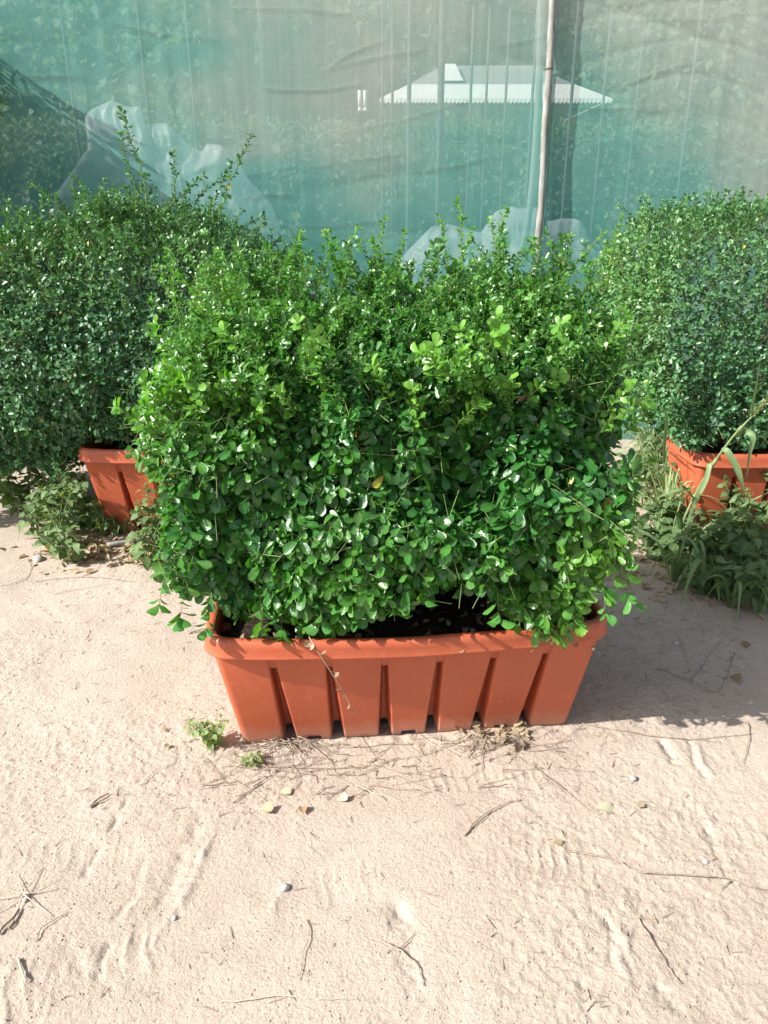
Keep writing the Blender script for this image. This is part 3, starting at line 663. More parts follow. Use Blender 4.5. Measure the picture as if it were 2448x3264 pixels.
def young_main(p):
    z = p[:, 2]; return np.interp(z, [.4, .62, .8, 1.05, 1.2, 1.35], [.28, .18, .05, .08, .22, .32]) + .42 * np.clip((-p[:, 0] - .15) / .4, 0, 1) * np.clip((p[:, 2] - .8) / .2, 0, 1) + .5 * np.clip((p[:, 0] - .3) / .3, 0, 1) * np.clip((.82 - z) / .12, 0, 1) + .12 * vn3(p[:, 0] * 5, p[:, 1] * 5, z * 5)
grow_shrub(root, main_inside, ((-.85, 1.7, .34), (.85, 2.7, 1.5)), 18500, 21, size_main, young_main, MAT['leaf'], True, .06, sh, .6, (3, 7), stems, .055, .2, wfn=lambda q: np.interp(q[:, 2], [.9, 1.1], [.45, 1]))
# dry wand hanging over the rim
a = Acc(); W_ = smooth_path([at(985, 2030, 1.70), at(1015, 2080, 1.66), at(1060, 2150, 1.655), at(1100, 2215, 1.66), at(1125, 2268, 1.665)], 16); tube(a, W_, np.linspace(.0015, .0009, 16), 5)
rgw = np.random.default_rng(8); k = [1, 2, 3, 4, 7, 8, 10, 11, 13, 15, 15]; bp = W_[k]; axw = norm(rgw.normal(size=(len(k), 3)) + [0, 0, -.4])
V, F, A_ = leaves_np(bp, axw, norm(rgw.normal(size=axw.shape)), np.linspace(.024, .012, len(k)), .4, rgw, TS, .2); 
o = obj('dry_wand', a.mesh('dry_wand'), MAT['twig'], root); o.location = -root.location; tag(o, 'thin dry shoot hanging down over the rim')
o2 = obj('withered_leaves', mesh_np('withered_leaves', V, F, True, A_), MAT['drygrass'], o)

# ---------------------------------------------------------------- left shrub
def left_inside(p):
    x, y, z = p[:, 0], p[:, 1], p[:, 2]; n = vn3(x * 2.3 + 9, y * 2.3, z * 2.3) * .08 + vn3(x * 7, y * 7 + 4, z * 7) * .05 + np.minimum(0, vn3(x * 4 + 3, y * 4, z * 4)) * .10
    xr = np.interp(z, [.4, .7, 1.0, 1.3, 1.5], [-.44, -.38, -.36, -.46, -.7]); xl = -2.35
    yf = np.interp(z, [.35, .6, 1.0, 1.25, 1.45], [3.40, 3.27, 3.27, 3.42, 3.72])
    zt = np.interp(x, [-2.4, -1.9, -1.5, -1.2, -.9, -.6], [1.26, 1.34, 1.46, 1.50, 1.45, 1.28])
    zb = np.interp(x, [-2.0, -1.55, -1.40, -.6], [.12, .28, .49, .49]) + .0 * y
    return smin([x - xl, xr - x, y - yf, 4.25 - y, zt - z, z - zb], .04) + n
rg = np.random.default_rng(31); sh = []
for (px, py, Y, L, dx) in [(383, 345, 3.6, .42, -.12), (385, 430, 3.6, .30, -.1), (553, 490, 3.6, .22, 0), (798, 432, 3.6, .34, .5), (735, 520, 3.7, .28, .45), (845, 700, 3.5, .2, .9), (105, 590, 3.6, .18, -.8), (240, 570, 3.6, .15, -.6), (650, 560, 3.6, .2, 1.2), (715, 555, 3.7, .16, .9), (30, 640, 3.6, .15, -.5), (330, 575, 3.6, .16, .2), (470, 560, 3.6, .16, .4), (600, 590, 3.6, .14, .2), (180, 620, 3.6, .15, -.2)]:
    P = shoot((0, 0, 0), L, (dx, 0, 0), rg, 9); sh.append((P - P[-1] + at(px, py, Y), .003, .023, .15))
for i in range(240):
    x = rg.uniform(-2.1, -.5); zt = float(np.interp(x, [-2.4, -1.9, -1.5, -1.2, -.9, -.6], [1.26, 1.34, 1.46, 1.50, 1.45, 1.28])); y = rg.uniform(3.4, 4.1)
    sh.append((shoot((x, y, zt - .09 - .12 * (y < 3.6)), rg.uniform(.06, .17), (rg.normal() * .6, rg.normal() * .4, 0), rg), .002, .021, .2))
for (px, py, qx, qy) in [(560, 1440, 500, 1490), (600, 1460, 640, 1470), (300, 1440, 215, 1510), (250, 1450, 170, 1530), (620, 1430, 690, 1455), (430, 1420, 375, 1450), (80, 1400, 60, 1480), (150, 1420, 190, 1500), (560, 1420, 590, 1480)]:
    a_, b_ = at(px, py - 60, 3.55), at(qx, qy, 3.42); sh.append((smooth_path([a_, (a_ + b_) / 2 + [0, -.04, .02], b_], 7), .002, .026, .15))
rt = empty('shrub', (-.90, 3.71, ZR)); tag(rt, 'wide dark green small-leaved shrub at the left with tall thin sprigs', 'shrub', 'hedge shrubs in planters')
sz_far = lambda p: np.interp(p[:, 2], [.3, .8, 1.4], [.029, .027, .022])
yg_far = lambda p: np.interp(p[:, 2], [.4, 1.0, 1.4], [.05, .08, .35]) + .1 * vn3(p[:, 0] * 4, p[:, 1] * 4, p[:, 2] * 4)
stm = lambda xc, yc: [[(xc + x, yc, ZR - .03), (xc + x * 1.2, yc, .7), (xc + x * 1.6, yc + .02, 1.2)] for x in (-.4, -.15, .1, .38)]
stl = stm(-.9, 3.7) + [[(-1.3, 3.7, .38), (-1.6, 3.62, .6), (-1.95, 3.6, .8)]]
grow_shrub(rt, left_inside, ((-2.5, 3.1, .25), (-.2, 4.35, 1.75)), 25000, 41, sz_far, yg_far, MAT['leaf_far'], False, .05, sh, .35, (3, 6), stl, .05, .12)

# ---------------------------------------------------------------- right shrub
def right_inside(p):
    x, y, z = p[:, 0], p[:, 1], p[:, 2]; n = vn3(x * 2.5 + 3, y * 2.5, z * 2.5) * .06 + vn3(x * 8, y * 8 + 4, z * 8) * .04 + np.minimum(0, vn3(x * 5 + 3, y * 5, z * 5)) * .08
    xl = np.interp(z, [.4, .7, 1.0, 1.3, 1.5], [1.26, 1.19, 1.13, 1.15, 1.28]) + .10 * np.clip(3.62 - y, 0, 1); xr = 2.75
    yf = np.interp(z, [.35, .6, 1.15, 1.35, 1.5], [3.33, 3.26, 3.25, 3.40, 3.72])
    zt = np.interp(x, [1.0, 1.3, 1.8, 2.4], [1.39, 1.46, 1.50, 1.50]); zb = .485
    return smin([x - xl, xr - x, y - yf, 4.3 - y, zt - z, z - zb], .035) + n
rg = np.random.default_rng(51); sh = []
for i in range(130):
    x = rg.uniform(1.22, 2.6); zt = float(np.interp(x, [1.0, 1.3, 1.8, 2.4], [1.40, 1.48, 1.52, 1.52])); y = rg.uniform(3.4, 4.2)
    sh.append((shoot((x, y, zt - .09 - .14 * (y < 3.65)), rg.uniform(.06, .13), (rg.normal() * .6, rg.normal() * .4, 0), rg), .0018, .02, .25))
for i in range(40):
    sh.append((shoot((rg.uniform(1.14, 1.27), rg.uniform(3.4, 4.0), rg.uniform(.8, 1.3)), rg.uniform(.1, .25), (rg.normal() * .4 - .3, -.2, 0), rg), .002, .024, .6))
rt = empty('shrub', (1.985, 3.63, ZR)); tag(rt, 'clipped dark green small-leaved shrub at the right edge, its top trimmed flat', 'shrub', 'hedge shrubs in planters')
yg_r = lambda p: yg_far(p) + .45 * np.clip((1.32 - p[:, 0]) / .2, 0, 1)
grow_shrub(rt, right_inside, ((.9, 3.1, .35), (2.85, 4.4, 1.7)), 17000, 61, sz_far, yg_r, MAT['leaf_far'], False, .045, sh, .4, (3, 6), stm(1.985, 3.63), .045, .1)

# ---------------------------------------------------------------- low crop behind the net
bx, by = np.meshgrid(np.linspace(-22, 22, 260), np.concatenate([np.linspace(6.2, 12, 120), np.linspace(12.2, 34, 120)]), indexing='ij')
bz = .10 + .22 * np.abs(vn3(bx * 2.1, by * 2.1, 1)) + .2 * np.abs(vn3(bx * 5, by * 5, 2)); bz[:, 0] = -.03
hx, hz_ = np.meshgrid(np.linspace(-16, 16, 420), np.linspace(0, 1, 70), indexing='ij'); top_ = 2.4 + .06 * vn3(hx * 1.5, 1, 1) + .05 * vn3(hx * 5, 3, 1)
hy = 13.0 - np.cos(hz_ * math.pi) * .8 + .25 * vn3(hx * 2.5, hz_ * 9, 4) + .12 * vn3(hx * 7, hz_ * 25, 4); hz2 = top_ * np.sin(hz_ * math.pi) ** .3
hd = empty('tall_hedge', (0, 13, 0)); core = obj('core', mesh_np('tall_hedge', np.stack([hx, hy, hz2], -1).reshape(-1, 3), [grid_faces(420, 70)]), simple('tall_hedge_green', (.11, .135, .095), .9, .1, .45, 7), hd); core.location = (0, -13, 0)
HEDGE = hd
tag(hd, 'long dusty green hedge behind the net, hiding the lower part of the marquee', 'hedge')
bed = obj('ground_cover', mesh_np('ground_cover', np.stack([bx, by, bz], -1).reshape(-1, 3), [grid_faces(260, 240)]), simple('ground_cover_green', (.14, .17, .13), .9, .1, .5, 9))
tag(bed, 'low dusty green ground cover behind the net', 'ground cover', kind='stuff')
# ---------------------------------------------------------------- trees behind the net, palm outside the frame that shades it
make_tree('tree', (6.9, 16.0, 0), 7.0, 2.7, 11000, .13, 'leafy tree behind the net at the upper right, boughs over the marquee', 5, .1, .9)
for i, (x, y, h, lab) in enumerate([(-9, 24, 7, 'broad dusty tree far behind the net, left of all the others'), (-4.5, 22, 6.5, 'dusty tree far behind the net above the left plastic heap'), (-.6, 25, 6.2, 'dusty tree far behind the net left of the marquee'), (4.5, 26, 7, 'dusty tree far behind the marquee'), (9.5, 23, 7.5, 'dusty tree far behind the net at the right edge')]):
    make_tree('tree', (x, y, 0), h * 1.15, 3.6, 17000, .19, lab, 70 + i, .2)['group'] = 'trees far behind the net'
def palm():
    t = empty('palm', (-3.10, 4.60, .75)); rg = np.random.default_rng(77); a = Acc(); tube(a, smooth_path([(0, 0, -.8), (.03, 0, .3), (0, 0, 1.3)], 8), np.linspace(.09, .06, 8), 9)
    obj('trunk', a.mesh('trunk'), MAT['stem'], t)
    for k in range(80):
        an = k * 2.4; el = .25 + .9 * ((k * .618) % 1); L = .34 + .52 * rg.random() ** .8; d = np.array([math.cos(an), math.sin(an), 0])
        P = smooth_path([(0, 0, 1.25), d * L * .4 + [0, 0, 1.25 + el * L * .55], d * L * .85 + [0, 0, 1.25 + el * L * .62], d * L * 1.15 + [0, 0, 1.25 + el * L * .3]] if k % 2 else [(0, 0, 1.25), d * L * .4 + [0, 0, 1.25 + (el - .6) * L * .3], d * L * .8 + [0, 0, 1.25 - el * L * .3], d * L * .95 + [0, 0, 1.25 - el * L * .9]], 30)
        A = Acc(); T_ = norm(np.gradient(P, axis=0)); sd = norm(np.cross(T_, np.array([0, 0, 1.])))
        for s in (-1, 1):
            ax_ = norm(sd * s + T_ * .8 + rg.normal(size=P.shape) * .1 + [0, 0, -.15]); V, F, at_ = leaves_np(P[4:], ax_[4:], np.tile([0, 0, 1.], (26, 1)), .30, .085, rg, TS, 0.0); A.add(V, F, **at_)
        fr = obj('frond', A.mesh('frond'), MAT['weed'], t); b = Acc(); tube(b, P, np.linspace(.008, .002, 30), 5); obj('midrib', b.mesh('midrib'), MAT['weedstem'], fr)
    tag(t, 'feathery palm just outside the left edge, casting its shadow on the net', 'palm')
palm()
rg = np.random.default_rng(17); n = 60000; hp_ = np.column_stack([rg.uniform(-11, 11, n), rg.uniform(11.9, 14, n), 2.6 * rg.random(n) ** .6]); hp_[:, 2] += .06 * vn3(hp_[:, 0] * 3, 1, 1)
hf = obj('foliage', leaves_mesh('foliage', hp_, norm(rg.normal(size=(n, 3))), norm(rg.normal(size=(n, 3)) + [-.3, -.8, .5]), .085 * (.6 + .8 * rg.random(n)), .4, rg, far=True), MAT['treeleaf'], HEDGE); hf.location = (0, -13, 0)

# ---------------------------------------------------------------- weeds and grass
def weed(x, y, h, seed, label=None, leaf=.05, stems=3, lean=(0, 0), spikes=True, group=None, young=.2, spread=.5, dens=1.0, name='weed'):
    rg = np.random.default_rng(seed); t = empty(name, (x, y, gz1(x, y) - .004)); A, St = Acc(), Acc()
    for s in range(stems):
        an = rg.random() * 6.28; sp = spread * (.3 + .7 * rg.random()); hh = h * (.65 + .45 * rg.random())
        d = np.array([math.cos(an) * sp + lean[0], math.sin(an) * sp + lean[1], 0]); P = smooth_path([(0, 0, 0), d * hh * .35 + [0, 0, hh * .45], d * hh * .8 + [0, 0, hh * .8], d * hh * 1.15 + [0, 0, hh]], 12)
        tube(St, P, np.linspace(.0035, .0012, 12) * (h / .3) ** .5, 5)
        n = int((7 + hh * 40) * dens); u = np.sort(rg.uniform(.12, 1, n)) * 11; i = np.minimum(u.astype(int), 10); bp = P[i] + (P[i+1] - P[i]) * (u - i)[:, None]
        ph = np.arange(n) * 2.4; rd = np.stack([np.cos(ph), np.sin(ph), rg.normal(size=n) * .2 + .2], -1); pe = norm(rd)
        pl_ = leaf * .45 * rg.random(n)[:, None] + .004; q = bp + pe * pl_; sticks(St, bp, q, .0010)
        ax = norm(pe + [0, 0, -.35] + rg.normal(size=pe.shape) * .25); ll = leaf * (.55 + .7 * rg.random(n)) * (1 - .35 * u / 11)
        V, F, at_ = leaves_np(q, ax, norm(np.array([0, -.35, 1.]) + rg.normal(size=pe.shape) * .35), ll, .46, rg, TO, np.clip(young + rg.normal(size=n) * .15, 0, 1), curl=.3, fold=.3); A.add(V, F, **at_)
        if spikes:
            m = 70; w = rg.random(m); c = P[-3] + (P[-1] + [0, 0, hh * .12] - P[-3]) * w[:, None] + rg.normal(size=(m, 3)) * .006; V, F, at_ = leaves_np(c, norm(rg.normal(size=(m, 3))), norm(rg.normal(size=(m, 3))), .009, .5, rg, TS, .8); Sp = Acc(); Sp.add(V, F, **at_); obj('seed_spike', Sp.mesh('seed_spike'), MAT['weed'], t)
    obj('leaves', A.mesh('leaves'), MAT['weed'], t); obj('stalks', St.mesh('stalks'), MAT['weedstem'], t)
    tag(t, label, 'weed', group); return t
LWS = [(60, 1640, .22, 'pale weed at the left picture edge below the left shrub'), (120, 1700, .26, 'pale weed standing above the grey speckled stone'), (185, 1740, .30, 'foremost pale weed of the left thicket, spreading over the sand'),
       (240, 1700, .30, 'pale weed in the left thicket, right behind the foremost one'), (160, 1620, .30, 'pale weed reaching up under the left shrub'), (262, 1660, .36, 'tallest pale weed touching the left corner of the left planter'),
       (300, 1690, .16, 'low pale weed at the left planter, beside the grass tuft'), (90, 1590, .28, 'pale weed at the back of the left thicket in the shade'), (20, 1560, .26, 'rearmost pale weed at the far left edge under the shrub'), (215, 1790, .18, 'small pale weed rooted nearest the camera before the left planter')]
for i, (px, py, h, lab) in enumerate(LWS):
    p = on(px, py); weed(p[0], p[1], h, 100 + i, lab, .062, 4, (0, -.15), i % 2 == 0, 'weeds left of the left planter')
for i, (px, py, h, lab) in enumerate([(375, 1700, .13, 'small leafy weed at the foot of the left planter'), (530, 1760, .30, 'taller broad-leaved weed between the left planter and the middle shrub'), (470, 1800, .20, 'pale weed leaning onto the sand left of the middle shrub, nearest the camera'), (560, 1660, .36, 'large-leaved weed against the left planter beside the middle shrub')]):
    p = on(px, py); weed(p[0], p[1], h, 130 + i, lab, .07 if i else .05, 4 if i else 3, (-.1, -.2) if i == 2 else (0, -.1), i > 0, None)
p = on(672, 2375); weed(p[0], p[1], .085, 151, 'small light green weed sprouting at the left front corner of the middle planter', .026, 7, (0, 0), False, None, 1.3, .6, 1.6)
p = on(800, 2440); weed(p[0], p[1], .05, 152, 'tiny pale weed in the sand in front of the left end of the middle planter', .024, 3, (.2, 0), False, None, 1.3, .5)
RWS = [(2120, 1790, .20, 'shaded weed just right of the middle shrub, foremost there'), (2200, 1800, .18, 'low shaded weed below the left corner of the right planter'), (2270, 1820, .24, 'dark weed in front of the right planter, left of the widest-leaved one'),
       (2350, 1800, .28, 'wide-leaved dark weed in front of the right planter'), (2420, 1830, .32, 'dark weed at the right picture edge above the shaded sand'), (2160, 1730, .20, 'weed at the foot of the left corner of the right planter'),
       (2260, 1720, .16, 'low weed against the front of the right planter'), (2340, 1725, .34, 'tall weed with pale leaves rising before the right planter face'), (2440, 1720, .34, 'tall weed at the right edge covering the right planter'),
       (2300, 1900, .20, 'dark weed low over the shaded sand among the arching grass'), (2400, 1930, .22, 'foremost dark weed near the right edge'), (2090, 1700, .26, 'weed behind the lower right side of the middle shrub'),
       (2060, 1760, .18, 'small shaded weed tucked under the middle shrub at its right'), (2230, 1880, .13, 'smallest dark weed above the bare shaded sand'), (2440, 1880, .26, 'dark weed cut by the right picture edge'), (2075, 1540, .4, 'weed filling the gap between the middle shrub and the right planter'), (2050, 1620, .3, 'weed half hidden behind the right side of the middle shrub')]
for i, (px, py, h, lab) in enumerate(RWS):
    p = on(px, py); weed(p[0], p[1], h, 170 + i, lab, .075, 4, (-.05, -.12), i in (0, 4, 7, 8, 11), 'weeds in front of the right planter', .1)
def ribbon(acc, pts, w, rg, n=18, young=.3, tw=.4, up=(0, 0, 1)):
    P = smooth_path(pts, n); T_ = norm(np.gradient(P, axis=0)); sd = norm(np.cross(T_, np.array(up) + rg.normal(size=3) * .3)); nn = np.cross(sd, T_)
    u = np.linspace(0, 1, n); ww = w * np.minimum(1, np.minimum(.35 + u * 3, (1 - u) * 2.4 + .03)); an = tw * u * (rg.random() - .5) * 3
    S_ = sd * np.cos(an)[:, None] + nn * np.sin(an)[:, None]; N_ = np.cross(S_, T_)
    V = np.stack([P - S_ * ww[:, None] + N_ * ww[:, None] * .35, P, P + S_ * ww[:, None] + N_ * ww[:, None] * .35], 1).reshape(-1, 3)
    acc.add(V, [grid_faces(n, 3)], rnd=rg.random(), odd=.2, young=young, lw=np.tile([-.4, 0, .4], n))
def grass_clump(x, y, n, L, seed, label, w=.006, group=None, young=.3, arch=.9, name='grass_clump'):
    rg = np.random.default_rng(seed); t = empty(name, (x, y, gz1(x, y) - .004)); A = Acc()
    for k in range(n):
        an = rg.random() * 6.28; l = L * (.5 + .6 * rg.random()); d = np.array([math.cos(an), math.sin(an), 0]) * (.3 + .7 * rg.random()); a_ = arch * rg.random()
        ribbon(A, [d * .01, d * l * .3 + [0, 0, l * .55], d * l * .7 + [0, 0, l * (.85 - .3 * a_)], d * l * 1.05 + [0, 0, l * (.95 - .85 * a_)]], w * (.6 + .6 * rg.random()), rg, 12, min(1, young + .3 * rg.random()))
    obj('blades', A.mesh('blades'), MAT['grass'], t); tag(t, label, 'grass', group); return t
for (px, py, n, L, lab, yg) in [(2110, 1700, 46, .42, 'half-dry grass tuft against the left end of the right planter', .8), (2095, 1590, 44, .5, 'tall yellowing grass tuft between the middle shrub and the right planter', .7), (2070, 1500, 50, .46, 'yellow-green grass tuft in the gap between the two shrubs, behind the tall one', .5), (2130, 1530, 50, .4, 'yellow-green grass tuft beside the left side of the right planter', .6), (2160, 1640, 40, .36, 'second straw-tinted grass tuft at the left end of the right planter, farther back', .8), (330, 1705, 22, .16, 'thin grass tuft at the left foot of the left planter', .5), (400, 1700, 18, .12, 'short grass tuft in front of the left planter', .6)]:
    p = on(px, py); grass_clump(p[0], p[1], n, L, int(px), lab, .004, None, yg)
for i, (px, py, lab) in enumerate([(2150, 1850, 'arching grass tuft in the shade, leftmost and nearest the middle shrub'), (2240, 1890, 'arching grass tuft in the shade, second from the middle shrub'), (2330, 1930, 'arching grass tuft hanging furthest over the shaded sand'), (2420, 1950, 'arching grass tuft at the right picture edge')]):
    p = on(px, py); grass_clump(p[0], p[1], 9, .30, 300 + i, lab, .011, 'arching grass tufts at the right', .05, 1.25)
def tall_grass():
    Y = 3.08; b = on(2170, 1800); t = empty('tall_grass', (b[0], b[1], 0)); rg = np.random.default_rng(9); S1, Bl, Hd = Acc(), Acc(), Acc()
    Q = lambda x, y, dy=0: at(x, y, Y + dy) - np.array([b[0], b[1], 0])
    c1 = [(0, 0, 0), Q(2170, 1690), Q(2210, 1590), Q(2260, 1500), Q(2330, 1400), Q(2390, 1335), Q(2450, 1275), Q(2520, 1210)]
    P = smooth_path(c1, 30); tube(S1, P, np.linspace(.0065, .003, 30), 7)
    for i in (8, 13, 18): tube(S1, P[i:i+2], .0085, 8)
    c2 = [(.02, 0, 0), Q(2230, 1700), Q(2300, 1650), Q(2390, 1600), Q(2470, 1560), Q(2560, 1520)]; tube(S1, smooth_path(c2, 20), np.linspace(.006, .003, 20), 7)
    c3 = [(.0, .01, 0), Q(2145, 1700, .1), Q(2170, 1600, .1)]; tube(S1, smooth_path(c3, 10), .004, 6)
    fr = dict(up=(.2, -1, .1))
    ribbon(Bl, [Q(2345, 1392), Q(2375, 1370, -.03), Q(2398, 1392, -.06), Q(2390, 1440, -.07), Q(2378, 1530, -.05)], .0125, rg, 22, .2, .2, **fr)
    ribbon(Bl, [Q(2300, 1432), Q(2318, 1440, -.03), Q(2345, 1485, -.05), Q(2362, 1530, -.06), Q(2376, 1582, -.05)], .013, rg, 22, .2, .2, **fr)
    ribbon(Bl, [Q(2255, 1490), Q(2262, 1480, -.03), Q(2250, 1530, -.05), Q(2225, 1580, -.06), Q(2195, 1655, -.05), Q(2180, 1700, -.04)], .010, rg, 22, .25, .2, **fr)
    ribbon(Bl, [Q(2395, 1330), Q(2398, 1290, -.01), Q(2410, 1230, -.02), Q(2426, 1130, -.03)], .007, rg, 22, .2, .2, **fr)
    ribbon(Bl, [Q(2210, 1590), Q(2180, 1560, -.03), Q(2130, 1575, -.06), Q(2085, 1590, -.08)], .008, rg, 22, .3, .3)
    ribbon(Bl, [Q(2170, 1700), Q(2160, 1640, -.04), Q(2110, 1620, -.08), Q(2060, 1570, -.1)], .013, rg, 22, .0, .3)
    ribbon(Bl, [Q(2115, 1480, .1), Q(2118, 1400, .08), Q(2125, 1330, .06), Q(2112, 1300, .05)], .008, rg, 22, .3, .2, **fr)
    ribbon(Bl, [Q(2300, 1650), Q(2240, 1720, -.05), Q(2200, 1800, -.1), Q(2170, 1840, -.12)], .017, rg, 22, .0, .3)
    ribbon(Bl, [Q(2390, 1600), Q(2330, 1640, -.05), Q(2270, 1670, -.08), Q(2215, 1720, -.1)], .011, rg, 22, .2, .3)
    m = 420; w = rg.random(m); hp = smooth_path([Q(2395, 1325), Q(2450, 1270), Q(2520, 1210)], 20); i = np.minimum((w * 19).astype(int), 18)
    V, F, at_ = leaves_np(hp[i] + rg.normal(size=(m, 3)) * .0045, norm(norm(hp[-1] - hp[0])[None] + rg.normal(size=(m, 3)) * .5), norm(rg.normal(size=(m, 3))), .012, .3, rg, TS, 1.0); Hd.add(V, F, **at_)
    obj('stalks', S1.mesh('stalks'), MAT['weedstem'], t); obj('blades', Bl.mesh('blades'), MAT['grass'], t); obj('seed_head', Hd.mesh('seed_head'), MAT['grass'], t)
    tag(t, 'tall leaning grass with long drooping blades and a seed head before the right planter', 'grass')
tall_grass()
def litter_leaves(name, c, sx, sy, n, L, seed, label):
    rg = np.random.default_rng(seed); p = on(*c); q = np.column_stack([p[0] + rg.normal(size=n) * sx, p[1] + rg.normal(size=n) * sy]); z = ground_z(q[:, 0], q[:, 1]) + .004 + rg.random(n) * .012
    o = obj(name, flat_leaves(name, np.column_stack([q, z]), L, rg, None, young=.6), MAT['drygrass']); tag(o, label, 'dry leaves', kind='stuff')
litter_leaves('fallen_leaves', (330, 1750), .16, .09, 260, .035, 4, 'brown curled dead leaves heaped on the sand before the left planter')
litter_leaves('fallen_leaves', (2250, 1800), .35, .2, 330, .035, 5, 'brown dead leaves scattered under the weeds at the right')
litter_leaves('fallen_leaves', (1590, 2345), .045, .022, 34, .03, 6, 'small clump of dead leaves at the right front foot of the middle planter')

# ---------------------------------------------------------------- twigs, roots, stones and single leaves on the sand
def lay(pts, n=24, lift=.0025, seed=0, wob=.004):
    P = smooth_path([np.array([*on(x, y)[:2], 0]) for x, y in pts], n); rg = np.random.default_rng(seed); w = np.cumsum(rg.normal(size=(n, 2)), 0); w -= np.linspace(0, 1, n)[:, None] * w[-1]
    P[:, :2] += w * wob * .35; P[:, 2] = ground_z(P[:, 0], P[:, 1]) + lift + .003 * np.abs(np.sin(np.linspace(0, 3.3, n))); return P
def twig(pts, r, label, mat='twig', branches=(), cat='twig', name='twig', seed=0, n=24, group='twigs lying on the sand'):
    r = r * .8; a = Acc(); P = lay(pts, n, r + .0015, seed); tube(a, P, np.linspace(r, r * .5, len(P)), 5)
    for b in branches: Q_ = lay(b, 10, r, seed + 1); tube(a, Q_, np.linspace(r * .7, r * .3, 10), 4)
    o = obj(name, a.mesh(name), MAT[mat]); tag(o, label, cat, group); return o
twig([(1790, 2706), (1870, 2725), (1960, 2745), (2040, 2785), (2160, 2795), (2290, 2800), (2330, 2805), (2400, 2830), (2520, 2840)], .0028, 'longest curving twig on the sand at the lower right', seed=1, n=40, branches=[[(2330, 2805), (2300, 2835)]])
twig([(1500, 2340), (1640, 2410), (1760, 2490), (1880, 2582)], .0018, 'long straight twig running from the planter foot to the pale leaf', seed=2)
twig([(1475, 2660), (1540, 2600), (1600, 2565), (1660, 2550)], .0026, 'short dark forked twig in the sand below the planter', seed=3, branches=[[(1475, 2660), (1570, 2585)]])
twig([(2030, 2925), (2080, 3000), (2120, 3070), (2170, 3135)], .0022, 'straight twig slanting down at the lower right', seed=4, branches=[[(2120, 3070), (2150, 3110)]])
twig([(1230, 3010), (1290, 3050), (1330, 3090), (1350, 3150)], .0030, 'curved pale twig in the sand at the bottom centre', seed=5, branches=[[(1270, 3040), (1320, 2980)]])
twig([(980, 2935), (985, 3000), (965, 3060), (955, 3130)], .0016, 'thin wavy stalk lying near the bottom, left of centre', 'twig', seed=6)
twig([(285, 2570), (320, 2545), (348, 2530)], .0042, 'short thick dark twig on the sand at the left', seed=7, n=10, branches=[[(290, 2572), (350, 2542)]])
twig([(0, 2975), (40, 2930), (60, 2895)], .0050, 'thick broken twig at the lower left edge', seed=8, n=12, branches=[[(30, 2960), (62, 2900)]])
twig([(450, 2505), (500, 2460), (560, 2430)], .0014, 'thin twig left of the small weed in the sand', seed=9)
twig([(120, 3000), (140, 2960), (215, 2910)], .0022, 'bent stalk on the sand at the lower left', 'twig', seed=10)
twig([(55, 3060), (75, 3110), (82, 3135)], .0038, 'short pale stick at the bottom left corner', 'straw', seed=11, n=8)
twig([(700, 3195), (850, 3190), (1000, 3192), (1145, 3195)], .0018, 'long pale straw lying along the bottom', 'straw', seed=12, branches=[[(850, 3190), (930, 3180)]])
twig([(1130, 2495), (1200, 2530), (1280, 2555)], .0022, 'pale straight straw in the sand below the middle of the planter', 'straw', seed=13)
twig([(1850, 2300), (1990, 2330), (2120, 2350), (2230, 2350), (2400, 2335)], .0020, 'long twig at the edge of the shade on the right', seed=14, branches=[[(2120, 2350), (2300, 2360)]])
twig([(2385, 2300), (2390, 2350), (2370, 2430)], .0020, 'upright-looking twig near the right edge below the shade', seed=15, n=12)
twig([(2090, 2130), (2200, 2170), (2290, 2200), (2340, 2090)], .0022, 'brown twig lying in the shade at the right', seed=16, branches=[[(2200, 2170), (2290, 2060)]])
twig([(0, 1860), (60, 1850), (95, 1810), (85, 1775)], .0022, 'curled pale stalk on the sand at the left edge', 'straw', seed=17)
twig([(110, 1845), (260, 1840), (430, 1855)], .0018, 'long thin stalk on the sand before the left weeds', seed=18, branches=[[(260, 1840), (360, 1790)]])
twig([(170, 1890), (250, 1875), (350, 1860)], .0014, 'thin stalk on the bright sand, second below the left weeds', seed=19)
twig([(600, 2020), (680, 2002)], .0040, 'dark stick touching the left end of the middle planter', seed=20, n=8)
twig([(710, 2415), (800, 2440), (960, 2450), (1170, 2440)], .0020, 'long twig lying across the sand just before the planter', seed=21, branches=[[(960, 2450), (1100, 2370)], [(800, 2440), (690, 2400)]])
twig([(745, 2560), (830, 2490), (900, 2440)], .0022, 'twig slanting up towards the roots before the planter', seed=22, branches=[[(830, 2490), (760, 2540)]])
twig([(2150, 2000), (2200, 2120), (2220, 2200)], .0024, 'pale stalk in the shade under the arching grass', 'straw', seed=23)
twig([(1960, 2640), (1880, 2590)], .0014, 'tiny straw by the pale leaf', 'straw', seed=24, n=6)
